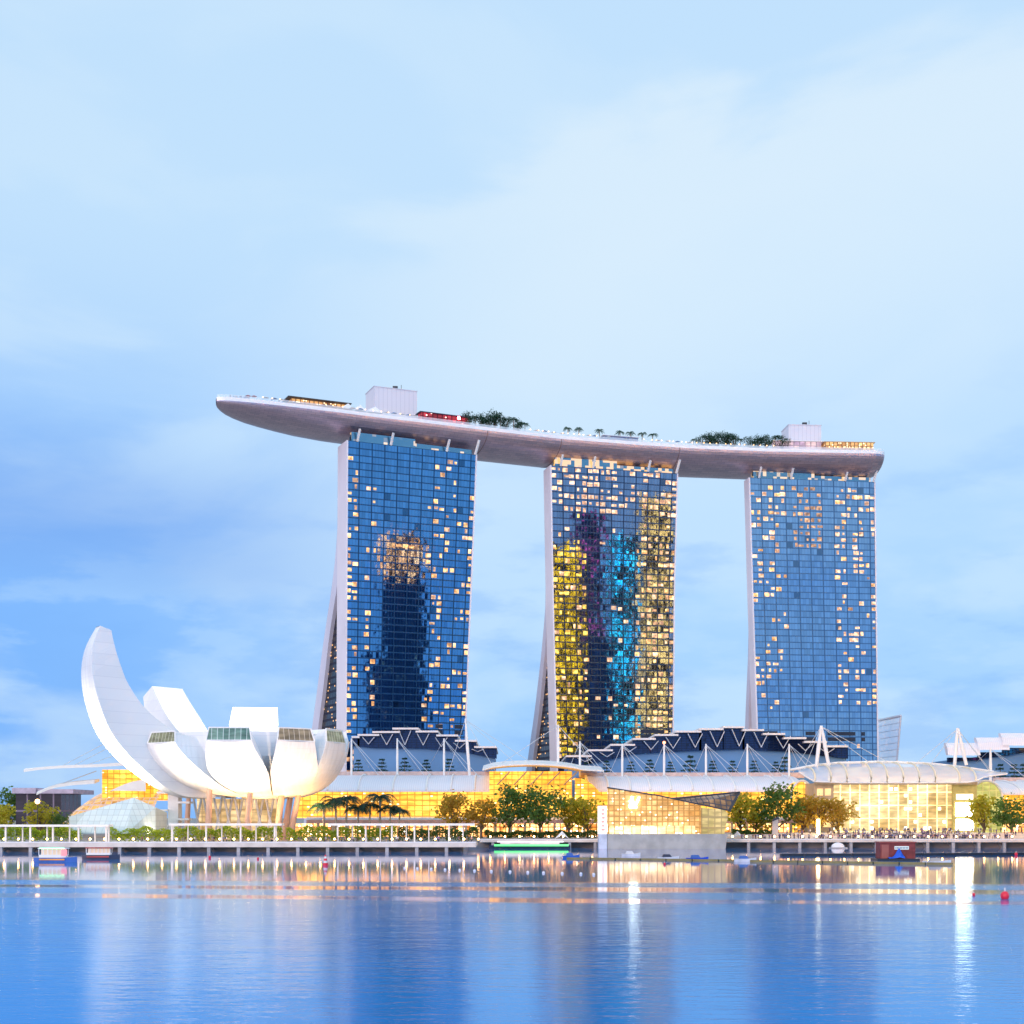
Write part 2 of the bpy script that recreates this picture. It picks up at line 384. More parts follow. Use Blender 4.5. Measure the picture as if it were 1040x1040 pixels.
# ------------------------------------------------------------------ water and land
YL, YR, XS = 390.0, 442.0, -10.0          # shore lines left and right of the step at XS
mb = MB(); mb.face([(-9000, -3000, 0), (9000, -3000, 0), (9000, 1200, 0), (-9000, 1200, 0)])
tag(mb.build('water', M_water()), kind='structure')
GZ = 2.55
ground_m = M_plain('paving_ground', (.30, .27, .25), .85, 0, .2, .05)
mb = MB(); mb.vprism([(-4000, YL + 6), (XS - 4, YL + 6), (XS - 4, YR + 6), (4000, YR + 6), (4000, 9000), (-4000, 9000)], -3, GZ)
tag(mb.build('ground', ground_m), kind='structure')
def promenade(x0, x1, y0, step, name, th=.75):
    mb = MB(); mb.box(x0, x1, y0, y0 + 16, GZ - th, GZ + .05); o = mb.build(name, deckm); tag(o, kind='structure')
    n = int((min(x1, 260) - max(x0, -260)) / step)
    for i in range(n):
        x = max(x0, -260) + (i + .5) * step
        b = MB(); b.bar((x, y0 + .8, -1), (x, y0 + .8, GZ - th - .005), .9, .9); b.bar((x, y0 + .9, -.4), (x, y0 + 5.5, GZ - th - .4), .6, .5)
        b.build('pier', white if False else conc_grey, o)
    b = MB(); b.box(x0, x1, y0 - .02, y0 + .25, GZ + .051, GZ + .30); b.build('kerb', white, o)
    return o
promenade(-600, XS, YL, 8.2, 'promenade', 1.2)
promenade(XS + .01, 700, YR, 8.0, 'promenade')
mb = MB()
for i, (a, b) in enumerate(((462, .45), (466, .9), (470, 1.35), (474, 1.8))): mb.box(58, 190, a, a + 4 if i < 3 else 486, GZ + .004, GZ + b)
tag(mb.build('steps', deckm), kind='structure')
# ------------------------------------------------------------------ hotel towers
def fac_pt(A, B, px, Y0=None):
    """where the upright plane through plan points A and B is met by the picture column px"""
    k = (px - 520) / F; d = B - A                      # x = k*y
    s = (k * A.y - A.x) / (d.x - k * d.y); return A + d * s
def lerp_tab(tab, x):
    if x <= tab[0][0]: return tab[0][1]
    for (a, b), (c, d) in zip(tab, tab[1:]):
        if x <= c: return b + (d - b) * (x - a) / (c - a)
    return tab[-1][1]
room_w = M_room('lit_room_warm', (1.0, .42, .10), (1.0, .66, .30), 1.25)
room_p = M_room('lit_room_peach', (1.0, .48, .24), (1.0, .70, .44), 1.1)
room_y = M_room('lit_room_amber', (1.0, .52, .03), (1.0, .76, .14), 1.2)
room_d = M_room('lit_room_dim', (.75, .34, .16), (1.0, .55, .25), .7)
louvre = M_plain('plant_louvre', (.008, .016, .04), .6)
ZT = 188.0
TOWERS = {}; TURN = {'a': (-.102, -.041, 0), 'b': (0, 0, 0), 'c': (.077, .015, 0)}
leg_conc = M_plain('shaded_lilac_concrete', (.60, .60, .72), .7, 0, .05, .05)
def tower(key, label, TL, yTL, TR, yTR, Ltab, Rtab, dF, prof_o, prof_i, glass, NB, NF, lit, seed):
    rnd = random.Random(seed)
    Ya = (ZT - H) * F / (HZ - yTL); Yb = (ZT - H) * F / (HZ - yTR)
    A = Vector((X(TL, Ya), Ya)); B = Vector((X(TR, Yb), Yb)); d = (B - A).normalized(); nb = Vector((-d.y, d.x))   # nb: away from bay
    TOWERS[key] = (A, B, -nb)
    def edge_pt(tab, z):
        p = fac_pt(A, B, lerp_tab(tab, z)); return Vector((p.x, p.y, z))
    root = thing('hotel_tower', label, 'hotel tower', (A.x + (B.x - A.x) * .5, A.y + (B.y - A.y) * .5, GZ))
    n3 = Vector((nb.x, nb.y, 0))
    zs = [GZ - .5 + (ZT - GZ + .5) * i / 14 for i in range(15)]
    def fp(u, v):
        z = GZ + v * (ZT - GZ); a = edge_pt(Ltab, z); b = edge_pt(Rtab, z); return a + (b - a) * u
    f = MB()
    for i in range(14):
        v0, v1 = i / 14, (i + 1) / 14
        f.face([fp(0, v0), fp(1, v0), fp(1, v1), fp(0, v1)], 0, [(0, v0 * NF), (NB, v0 * NF), (NB, v1 * NF), (0, v1 * NF)])
    f.build('glass_front', glass, root)
    # front slab: end walls, roof, back
    s = MB(); n = 14
    for i in range(n):
        z0, z1 = zs[i], zs[i + 1]
        a0, a1, b0, b1 = edge_pt(Ltab, z0), edge_pt(Ltab, z1), edge_pt(Rtab, z0), edge_pt(Rtab, z1)
        o = -n3 * .35; q = n3 * dF
        s.face([a0 + q, a0 + o, a1 + o, a1 + q]); s.face([b0 + o, b0 + q, b1 + q, b1 + o]); s.face([b0 + q, a0 + q, a1 + q, b1 + q])
        e = (edge_pt(Rtab, z0) - edge_pt(Ltab, z0)).normalized()
        w = .7
        s.face([a0 + o, a0 + o + e * w, a1 + o + e * w, a1 + o]); s.face([b0 + o - e * w, b0 + o, b1 + o, b1 + o - e * w])
        s.face([a0 + o + e * w, a0 + e * w + n3 * .1, a1 + e * w + n3 * .1, a1 + o + e * w]); s.face([b0 - e * w + n3 * .1, b0 + o - e * w, b1 + o - e * w, b1 - e * w + n3 * .1])
    a, b = edge_pt(Ltab, ZT), edge_pt(Rtab, ZT); s.face([a, b, b + n3 * dF, a + n3 * dF])
    s.build('end_wall', concrete, root)
    # leaning rear slab
    rr = MB(); secs = []
    for i in range(25):
        z = GZ - .5 + (ZT - 1 - GZ) * i / 24
        do = lerp_tab(prof_o, z); di = lerp_tab(prof_i, z)
        if do - di < .6: do = di + .6
        a, b = edge_pt(Ltab, z), edge_pt(Rtab, z)
        a = a + d.to_3d() * .4; b = b - d.to_3d() * .4
        secs.append([a + n3 * di, b + n3 * di, b + n3 * do, a + n3 * do])
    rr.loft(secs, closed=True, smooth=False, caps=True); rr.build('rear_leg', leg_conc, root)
    # glazed atrium wedge between the legs, lit inside
    g = MB(); secs = []; zt = max([z for z, v in prof_i if v > dF + .8] or [60])
    for i in range(13):
        z = GZ + (zt - GZ) * i / 12; di = max(lerp_tab(prof_i, z), dF + .3)
        a = edge_pt(Ltab, z) + d.to_3d() * 2.2; secs.append([a + n3 * (dF + .02), a + n3 * (di - .02)])
    fu = MB()
    for q0, q1 in zip(secs, secs[1:]): g.face([q0[1], q0[0], q1[0], q1[1]])
    g.build('atrium_glass', atrium_m, root)
    # rooftop glass crown
    c = MB(); a = fp(.04, 1) + n3 * 1.5; b = fp(.97, 1) + n3 * 1.5
    cm = fp(.52, 1) + n3 * 1.5
    def slab(p, q, z0, z1, dd=3.0, mi=0):
        c.idx([p + Vector((0, 0, z0)), q + Vector((0, 0, z0)), q + n3 * dd + Vector((0, 0, z0)), p + n3 * dd + Vector((0, 0, z0)),
               p + Vector((0, 0, z1)), q + Vector((0, 0, z1)), q + n3 * dd + Vector((0, 0, z1)), p + n3 * dd + Vector((0, 0, z1))],
              [(3, 2, 1, 0), (4, 5, 6, 7), (0, 1, 5, 4), (1, 2, 6, 5), (2, 3, 7, 6), (3, 0, 4, 7)], mi)
    slab(a, b, .01, 2.6); slab(a - n3 * .8, cm - n3 * .8, .01, 4.4, 2.5)
    c.build('roof_crown', crown_m[key], root)
    # white inclined props that carry the deck above
    for u in (.08, .33, .76, .985):
        p = MB(); q = fp(u, 1) - n3 * .1; p.bar(q + Vector((0, 0, .02)), q - n3 * 3.2 + d.to_3d() * (.8 if u > .9 else .2) + Vector((0, 0, 6.5 if u > .9 else 5.0)), .9, .9); p.build('roof_prop', white, root)
    # lit rooms: each a pane of its own, the brightest 96 as parts, the rest in one
    mats = [room_w, room_p, room_y, room_d]; rest = MB(); cnt = 0
    cells_ = lit(rnd, NB, NF); rnd.shuffle(cells_); cells_.sort(key=lambda c: -c[3])
    for (ci, fi, mi, sz) in cells_:
        if not (0 <= ci < NB and 0 <= fi < NF): continue
        w = rnd.choice((.40, .40, .36, .24, .18)) * min(sz + .2, 1.1); hgt = rnd.choice((.32, .30, .26, .18)); ci = ci + rnd.choice((0, 0, -.1, .12)); fi = fi + rnd.choice((0, 0, .05, -.08))
        ci = min(max(ci, 0), NB - 1); u0, u1 = (ci + .5 - w) / NB, (ci + .5 + w) / NB; v0, v1 = (fi + .5 - hgt) / NF, (fi + .5 + hgt) / NF
        q = [fp(u0, v0), fp(u1, v0), fp(u1, v1), fp(u0, v1)]; q = [p - n3 * .06 for p in q]
        if cnt < 96:
            m = MB(); m.face(q); m.build('lit_window', mats[mi], root)
        else: rest.face(q, mi)
        cnt += 1
    if rest.f: tag(rest.build('lit_window', mats, root), kind='stuff')
    # dark louvred plant floor
    for (u0, u1) in LOUV[key]:
        m = MB()
        for dv in (0, .9):
            v0 = (14.3 + dv) / NF; v1 = (14.3 + dv + .6) / NF; m.face([p - n3 * .09 for p in (fp(u0, v0), fp(u1, v0), fp(u1, v1), fp(u0, v1))])
        m.build('louvre_band', louvre, root)
    return root, fp, n3
atrium_m = M_glow('atrium_wall', 4.5, 3.4, (.01, .015, .04), (.10, .06, .05), .0, .12, (.02, .02, .04), .06, .18, .07, (1.0, .52, .18), 1.2, .84, .1)
def M_crown(name, c, st, p):
    t = NT(name); uv, fl, fu, fv = cells(t, 1.9, 2.2); wn = t.n('ShaderNodeTexWhiteNoise', noise_dimensions='2D'); t.l(fl, wn.inputs['Vector'])
    on = t.mr(wn.outputs['Value'], p, p + .15); t.setb('Base Color', (.07, .20, .32)); t.setb('Metallic', .6); t.setb('Roughness', .15)
    t.setb('Emission Color', c); t.setb('Emission Strength', t.math('MULTIPLY', on, st)); return t.m
crown_m = {'a': M_crown('crown_glass', (1, .62, .26), 1.0, .86), 'b': M_crown('crown_glass_amber', (1, .52, .10), .95, .40), 'c': M_crown('crown_glass_mixed', (1, .60, .22), .85, .60)}
LOUV = {'a': [(.74, .80), (.90, .97)], 'b': [(.72, .92)], 'c': [(.03, .17), (.40, .48), (.58, .81), (.86, .89)]}
def lit_a(r, NB, NF):
    out = []
    for c in range(NB):
        for f in range(8, NF):
            u = c / NB; p = 0
            if c in (0, 1): p = .46
            elif c in (3, 4): p = .34
            elif u > .60: p = .24 if c % 2 else .38
            elif u > .52: p = .05
            if f > NF - 2: p = 0
            if f > .93 * NF and u < .6: p *= .6
            if r.random() < p: out.append((c, f, r.choice((0, 0, 0, 1)) if c > 2 else r.choice((0, 0, 3)), r.uniform(.6, 1.1)))
    for c in (7, 8, 9, 10): out.append((c, int(.74 * NF), 0, 1.1))
    return out
def lit_b(r, NB, NF):
    out = []
    for c in range(NB):
        for f in range(8, NF):
            u = c / NB; t = f / NF; p = 0; m = 1
            if t > .86: p = .62 if u < .5 else .42; m = 1
            elif u < .28: p = (.40 if t < .70 else .22); m = r.choice((0, 1, 2, 2))
            elif u < .62: p = .03
            elif u < .72: p = .28; m = r.choice((0, 1))
            else: p = .48 ; m = r.choice((0, 0, 1, 3))
            if .82 < t < .86: p *= .3
            if r.random() < p: out.append((c, f, m, r.uniform(.6, 1.15)))
    return out
def lit_c(r, NB, NF):
    out = []
    for c in range(NB):
        for f in range(8, NF - 1):
            u = c / NB; t = f / NF; p = 0; m = 1
            if u < .26: p = (.34 if t > .4 else .12) + (.25 if t > .88 else 0)
            elif .30 < u < .56 and t > .79: p = .62; m = 3
            elif .56 <= u < .62: p = .03
            elif u >= .62: p = (.42 if c % 3 != 1 else .14) if t > .35 else .13
            if u > .62 and t > .86: p = .55
            if .28 < t < .33: p = 0
            if r.random() < p: out.append((c, f, m if m == 3 else r.choice((1, 1, 0)), r.uniform(.6, 1.1)))
    return out
glassA = M_curtain('curtain_wall_blue', (.055, .17, .35), (.010, .035, .09), .006, turn=TURN['a'])
glassB = M_curtain('curtain_wall_deep_blue', (.11, .17, .28), (.010, .025, .07), .006, turn=TURN['b'])
glassC = M_curtain('curtain_wall_steel_blue', (.155, .26, .40), (.05, .10, .19), .004, turn=TURN['c'])
TA = tower('a', 'leftmost hotel tower, its glass mirroring a dark skyscraper, standing behind the white lotus building', 352, 447, 484.5, 462,
      [(3, 350.3), (60, 350.5), (188, 352)], [(3, 472), (55, 473.6), (100, 477), (150, 481.5), (188, 484.5)], 14,
      [(3, 74), (54, 58), (70.6, 50), (98.5, 37), (120, 25), (135, 18.5), (150, 15), (188, 14.7)], [(3, 64), (54, 46.5), (70.6, 39), (98.5, 28), (112, 20.5), (123, 14.1), (188, 14.1)], glassA, 21, 56, lit_a, 11)
TB = tower('b', 'middle hotel tower, crowded with yellow, cyan and tan lights in its glass', 558.6, 472.5, 688.7, 481,
      [(3, 566), (40, 565), (110, 561.3), (188, 558.6)], [(3, 683.3), (40, 684), (130, 685.5), (188, 688.7)], 12,
      [(3, 76), (36, 60), (66, 40), (93, 25), (115, 15), (130, 13), (188, 12.7)], [(3, 64), (36, 48.5), (66, 31), (94, 17.5), (112, 12.1), (188, 12.1)], glassB, 21, 56, lit_b, 5)
TC = tower('c', 'rightmost hotel tower with paler steel-blue glass and peach lit rooms', 760.3, 485, 889, 489.5,
      [(3, 771.5), (40, 769.5), (75, 767), (130, 763.5), (188, 760.3)], [(3, 893), (50, 892), (188, 889)], 8,
      [(3, 35), (40, 25.5), (70, 18), (95, 11.5), (110, 9), (188, 8.6)], [(3, 26), (40, 18), (70, 12.5), (90, 8.1), (188, 8.1)], glassC, 21, 56, lit_c, 3)
# ------------------------------------------------------------------ sky park deck
RZ = 201.2
RIM = [(220, 403), (225, 402.9), (235, 403.3), (260, 405.5), (300, 410), (330, 413.5), (380, 420), (440, 427), (500, 434.5), (570, 442.5), (640, 448), (700, 452), (780, 455.3), (840, 456.6), (890, 457.4), (899, 457.8)]
def rimY(px): return (RZ - H) * F / (HZ - lerp_tab(RIM, px))
def deck(px, back, z=RZ): Y = rimY(px) + back; return Vector((X(px, Y), Y, z))
hull_m = None
def M_hull():
    t = NT('hull_cladding'); uv = t.coord('UV')
    wv = t.n('ShaderNodeTexBrick'); wv.inputs['Scale'].default_value = 1; wv.inputs['Brick Width'].default_value = 4; wv.inputs['Row Height'].default_value = 1.6; wv.inputs['Mortar Size'].default_value = .06
    wv.inputs['Color1'].default_value = (.60, .48, .54, 1); wv.inputs['Color2'].default_value = (.47, .39, .46, 1); wv.inputs['Mortar'].default_value = (.29, .24, .33, 1)
    t.l(uv, wv.inputs['Vector']); t.setb('Base Color', wv.outputs[0]); t.setb('Roughness', .36); t.setb('Metallic', .8); return t.m
hull_m = M_hull()
park = thing('sky_park', 'long boat-shaped deck laid across the tops of the three hotel towers', 'roof terrace', deck(560, 19, 189))
pxs = [220, 221, 223, 227, 233, 242, 255, 270, 290, 315] + list(range(345, 890, 15)) + [890, 894, 897, 899, 900.2]
def hw(px):
    a = min(1, (px - 219.8) / 140); w = 19.5 * math.sqrt(max(0, 1 - (1 - a) ** 2)) ** .95
    if px > 888: w *= .80 + .20 * math.sqrt(max(0.0, 1 - ((px - 888) / 12.6) ** 2))
    return max(w, .4)
def belly(px): return lerp_tab([(220, 198), (232, 196.2), (250, 194.8), (300, 193.0), (345, 192.0), (490, 190.8), (700, 190.4), (860, 190.5), (888, 190.7), (900.2, 192.6)], px)
front = [deck(p, 0) for p in pxs]; secs = []; acc = 0; uvs = []; top = []
for i, p in enumerate(pxs):
    t = (front[min(i + 1, len(pxs) - 1)] - front[max(i - 1, 0)]); t.z = 0
    if p < 300:
        t = deck(320, 0) - deck(225, 0)
    t.normalize()
    if p > 870: t = (deck(885, 0) - deck(820, 0)).normalized()
    nn = Vector((-t.y, t.x, 0)); w = hw(p); c = front[i] + nn * w; zb = belly(p); sec = []
    if p > 888: c = front[i] + nn * hw(888)
    for k in range(21):
        a = math.pi * k / 20; q = c - nn * (w * math.cos(a)); sec.append(Vector((q.x, q.y, RZ - 1.6 - (RZ - 1.6 - zb) * math.sin(a) ** 1.08)))
    secs.append(sec); top.append((c - nn * w, c + nn * w))
    if i: acc += (front[i] - front[i - 1]).length
    uvs.append(acc)
hb = MB()
for i in range(len(secs) - 1):
    for k in range(20):
        q = [secs[i][k], secs[i][k + 1], secs[i + 1][k + 1], secs[i + 1][k]]
        hb.idx(q, [(3, 2, 1, 0)], 0, False); hb.sm.add(len(hb.f) - 1)
        hb.uv[len(hb.f) - 1] = [(uvs[i + 1], k * 2.3), (uvs[i + 1], k * 2.3 + 2.3), (uvs[i], k * 2.3 + 2.3), (uvs[i], k * 2.3)]
hb.face([s for s in secs[-1]][::-1])
hb_o = hb.build('hull', hull_m, park)
rb = MB(); dk_ = MB()
for i in range(len(secs) - 1):
    for sgn, (a, b) in ((0, (top[i][0], top[i + 1][0])), (1, (top[i][1], top[i + 1][1]))):
        a0, b0 = Vector((a.x, a.y, RZ - 1.62)), Vector((b.x, b.y, RZ - 1.62)); a1, b1 = Vector((a.x, a.y, RZ)), Vector((b.x, b.y, RZ))
        rb.face([a0, b0, b1, a1] if sgn == 0 else [b0, a0, a1, b1])
    l0, l1 = top[i][0], top[i + 1][0]; r0, r1 = top[i][1], top[i + 1][1]
    dk_.face([(l0.x, l0.y, RZ - .5), (l1.x, l1.y, RZ - .5), (r1.x, r1.y, RZ - .5), (r0.x, r0.y, RZ - .5)])
l, r = top[-1]; rb.face([(l.x, l.y, RZ - 1.62), (r.x, r.y, RZ - 1.62), (r.x, r.y, RZ), (l.x, l.y, RZ)])
rb.build('rim', M_plain('rim_paint', (.80, .80, .84), .4, .1, .05), park); dk_.build('floor_deck', deckm, park)
for pj in (492, 577, 690):                                    # movement joints
    i = min(range(len(pxs)), key=lambda k: abs(pxs[k] - pj)); jm = MB(); s0 = secs[i]; s1 = [s + (secs[i + 1][k] - s).normalized() * .5 for k, s in enumerate(s0)]
    off = [(s - Vector((sum(q.x for q in s0) / 21, sum(q.y for q in s0) / 21, RZ))).normalized() * .06 for s in s0]
    jm.loft([[a + o for a, o in zip(s1, off)], [a + o for a, o in zip(s0, off)]], smooth=True); jm.build('expansion_joint', M_plain('joint_rubber', (.25, .17, .17), .7), park)
rail_m = M_glass('rail_glass', (.75, .86, .95), .45)
ra = MB()
for i in range(len(pxs) - 1):
    a, b = top[i][0], top[i + 1][0]; off = Vector((0, .35, 0)); a = a + off; b = b + off
    ra.face([(a.x, a.y, RZ - .5), (b.x, b.y, RZ - .5), (b.x, b.y, RZ + 1.3), (a.x, a.y, RZ + 1.3)])
ra.build('glass_railing', rail_m, park)
exec_later = []
ORD = ['first', 'second', 'third', 'fourth', 'fifth', 'sixth', 'seventh', 'eighth', 'ninth', 'tenth', 'eleventh', 'twelfth', 'thirteenth', 'fourteenth', 'fifteenth', 'sixteenth', 'seventeenth', 'eighteenth', 'nineteenth', 'twentieth', 'twenty-first', 'twenty-second', 'twenty-third', 'twenty-fourth', 'twenty-fifth', 'twenty-sixth']
# ------------------------------------------------------------------ things on the sky park
pale = M_plain('pale_cladding', (.62, .62, .70), .5, .1, .04, .1)
def M_panelled():
    t = NT('panelled_cladding'); uv, fl, fu, fv = cells(t, 2.2, 40); e = edge(t, fu, .04)
    t.setb('Base Color', t.mix(e, (.64, .64, .72), (.48, .49, .58))); t.setb('Roughness', .5); return t.m
panelled = M_panelled()
def core_box(label, px0, px1, ytop, zb, back, wd):
    a, b = deck(px0, back), deck(px1, back); d = (b - a); d.z = 0; d.normalize(); n = Vector((-d.y, d.x, 0))
    zt = Z(ytop, a.y); root = thing('lift_tower', label, 'rooftop building', ((a.x + b.x) / 2, a.y, zb))
    m = MB(); q = [a, b, b + n * wd, a + n * wd]; m.vprism([(p.x, p.y) for p in q], zb, zt, 0); m.build('wall', panelled, root)
    c = MB(); o = .25; q = [a - d * o - n * o, b + d * o - n * o, b + d * o + n * (wd + o), a - d * o + n * (wd + o)]
    c.vprism([(p.x, p.y) for p in q], zt + .003, zt + .35); c.build('roof', pale, root)
    k = MB(); s = a + (b - a) * .52 + n * 2; k.box(s.x - 1.2, s.x + 1.2, s.y - .8, s.y + .8, zt + .355, zt + 1.9); k.build('vent_housing', dark, root)
    an = MB(); s = a + (b - a) * .66 + n * 2; an.tube([s + Vector((0, 0, zt - s.z + .355)), s + Vector((0, 0, zt - s.z + 3))], .12, 6); an.build('antenna', dark, root)
    return root
core_box('pale box-shaped lift tower rising from the deck over the leftmost hotel tower', 380, 423.5, 392.5, RZ - .5, 13, 14)
core_box('pale box-shaped lift tower above the lit pavilion over the rightmost hotel tower', 801, 834, 431.5, RZ - .5, 13, 14)
red_glow = M_glow('red_bar_light', 2.5, 2.2, (.55, .02, .05), (.9, .08, .12), .3, 1.0, (.05, .01, .02), .12, .08, .1, (1, .5, .45), 3, .9)
amber_glow = M_glow('amber_restaurant_light', 2.2, 2.0, (.8, .28, .08), (1, .62, .25), .3, 1.3, (.12, .08, .06), .12, .1, .1, (1, .8, .5), 1.5, .88)
pinklit = M_glow('violet_pavilion_light', 3.0, 3.0, (.62, .42, .75), (1, .70, .62), .5, 1.1, (.3, .25, .3), .1, .08, .12)
def deck_room(name, label, px0, px1, back, wd, ytop, wall_m, roof_mat, over=1.2, dome=0, zb=RZ - .5, cat='pavilion'):
    pm_ = (px0 + px1) / 2; h = Z(ytop, rimY(pm_) + back) - zb
    a, b = deck(px0, back), deck(px1, back); d = (b - a); d.z = 0; L = d.length; d.normalize(); n = Vector((-d.y, d.x, 0))
    root = thing(name, label, cat, ((a.x + b.x) / 2, a.y, zb))
    m = MB(); m.vprism([(p.x, p.y) for p in (a, b, b + n * wd, a + n * wd)], zb, zb + h); m.build('glazed_wall', wall_m, root)
    r = MB(); secs = []
    for i in range(17):
        s = -over + (L + 2 * over) * i / 16; e = math.sin(math.pi * min(max((s + over) / (L + 2 * over), .02), .98)) ** .6
        w = wd / 2 + over; c = a + d * s + n * wd / 2; c.z = 0
        secs.append([c - n * w + Vector((0, 0, zb + h + .004)), c - n * w + Vector((0, 0, zb + h + .3)), c + Vector((0, 0, zb + h + .35 + dome * e)), c + n * w + Vector((0, 0, zb + h + .3)), c + n * w + Vector((0, 0, zb + h + .004))])
    r.loft(secs, closed=True, smooth=False, caps=True); r.build('roof', roof_mat, root)
    return root
deck_room('observation_restaurant', 'low dark-domed rooftop restaurant with orange lights near the pointed end of the deck', 296, 352, 8, 10, 407.2, amber_glow, dark, 2.0, 1.3)
deck_room('rooftop_bar', 'red-lit bar with flat dark roof just right of the left lift tower', 428, 475, 6, 5, 421.5, red_glow, navy, 1.0, .3)
deck_room('rooftop_pavilion', 'pink and violet lit pavilion under the right lift tower', 787, 834, 4, 6, 448.5, pinklit, white, 1.2, .2)
deck_room('rooftop_restaurant', 'amber-lit rooftop restaurant at the blunt right end of the deck', 838, 887, 3, 9, 449.5, amber_glow, tan, .8, .5)
deck_room('pool_house', 'low dark blue pool house under a row of deck palms', 613, 648, 4, 5, 443.6, M_plain('pool_house_wall', (.16, .20, .34), .5), pale, .5, .1)
redst = thing('beacon_light', 'bright red beacon glowing at the right end of the red bar', 'beacon', deck(466, 3, RZ - .5))
b0 = deck(466, 3, RZ - .5); m = MB(); m.tube([b0, b0 + Vector((0, 0, 3.6))], .12, 6); m.build('post', dark, redst)
m = MB(); m.ball(b0 + Vector((0, 0, 4.1)), .8); m.build('lamp', M_emit('beacon_red', (1, .10, .12), 40), redst)
tentm = M_plain('tent_canvas', (.78, .78, .82), .8, 0, .04)
for i, (p0, p1) in enumerate(((348, 358), (360, 371), (373, 388))):
    a, b = deck(p0, 3.5), deck(p1, 3.5); t = thing('white_tent', '%s white peaked tent from the left on the deck edge over the leftmost tower' % ORD[i], 'tent', ((a.x + b.x) / 2, a.y, RZ - .5), 'white tents on the roof deck')
    c = (a + b) / 2 + Vector((0, 3, 0)); n = Vector((0, 6, 0)); q = [a, b, b + n, a + n]; m = MB(); zz = RZ + 2.2
    for k in range(4):
        u, v = q[k], q[(k + 1) % 4]; m.face([(u.x, u.y, zz), (v.x, v.y, zz), (c.x, c.y, zz + 3.0)]); m.face([(v.x, v.y, zz), (u.x, u.y, zz), (u.x, u.y, zz - .5), (v.x, v.y, zz - .5)][::-1])
    m.build('canvas_roof', tentm, t)
    for k in range(4):
        m = MB(); u = q[k] + (c - q[k]) * .04; m.tube([(u.x, u.y, RZ - .5), (u.x, u.y, zz - .02)], .08, 6); m.build('post', white, t)
for i, (p0, p1, lab) in enumerate(((240, 0, 'small pink parasols'),)):
    pass
dlp = None; dl_m = M_emit('deck_lamp_amber', (1, .50, .18), 4); rnd = random.Random(21)
for i, p in enumerate([268, 276, 284, 331, 339, 347, 362, 371, 379, 388, 396, 407, 416] + list(range(540, 612, 6)) + list(range(655, 705, 6)) + list(range(708, 790, 7)) + list(range(842, 890, 5))):
    loc = deck(p + rnd.uniform(-1.5, 1.5), 1.2, RZ - .5)
    if dlp is None:
        dlp = thing('deck_lamp', 'small amber lamp on a short post along the railing of the roof deck', 'lamp', loc, 'amber lamps along the roof deck'); m = MB(); m.tube([loc, loc + Vector((0, 0, 2.0))], .06, 5); m.build('post', dark, dlp); m = MB(); m.ball(loc + Vector((0, 0, 2.2)), .28, seg=8, rings=5); m.build('lamp_globe', dl_m, dlp)
    else: copy_tree(dlp, loc)
pcols = [('white', tentm), ('pink', M_plain('pink_canvas', (.70, .30, .34), .8)), ('blue', M_plain('blue_canvas', (.20, .34, .62), .8))]
ppro = {}
for i, (p, k) in enumerate(((252, 1), (258, 1), (270, 0), (279, 2), (286, 0), (358, 0), (366, 2), (392, 0), (400, 2), (408, 0), (415, 2), (421, 0), (545, 0), (553, 2), (562, 0), (571, 0), (598, 0), (604, 2), (618, 0), (636, 2), (668, 0), (678, 0), (688, 2), (700, 0), (712, 0))):
    loc = deck(p, 2.2, RZ - .5); lab = '%s parasol standing open at the railing of the roof deck' % pcols[k][0]; g_ = '%s parasols on the roof deck' % pcols[k][0]
    if k not in ppro:
        o = ppro[k] = thing('parasol', lab, 'parasol', loc, g_); m = MB(); m.tube([loc, loc + Vector((0, 0, 2.5))], .05, 5); m.build('pole', white, o); m = MB()
        for j in range(8):
            a, b = j * .7854, (j + 1) * .7854; m.face([loc + Vector((1.5 * math.cos(a), 1.5 * math.sin(a), 2.25)), loc + Vector((1.5 * math.cos(b), 1.5 * math.sin(b), 2.25)), loc + Vector((0, 0, 2.9))])
        m.build('canopy', pcols[k][1], o)
    else: copy_tree(ppro[k], loc, .3 * i)
# ------------------------------------------------------------------ trees
leaf_dark = M_leaf('leaf_dark', (.022, .065, .022), (.11, .19, .04))
leaf_blue = M_leaf('leaf_deep_green', (.008, .030, .030), (.020, .070, .045))
leaf_mid = M_leaf('leaf_mid', (.035, .085, .020), (.10, .16, .035))
leaf_gold = M_leaf('leaf_gold_lit', (.18, .19, .015), (.42, .36, .03))  # yellow glow of the shop lights is put into this leaf colour
leaf_olive = M_leaf('leaf_olive_lit', (.20, .13, .02), (.44, .29, .04))  # olive leaves coloured golden, carrying the lamplight in their own tone
leaf_hedge = M_leaf('leaf_hedge', (.13, .22, .02), (.38, .44, .04))
def leafquad(m, c, s, rnd):
    a = Vector((rnd.gauss(0, 1), rnd.gauss(0, 1), rnd.gauss(0, .7))).normalized(); b = a.cross(Vector((rnd.gauss(0, 1), rnd.gauss(0, 1), rnd.gauss(0, 1)))).normalized()
    m.face([c - a * s, c - b * s * .55, c + a * s, c + b * s * .55])
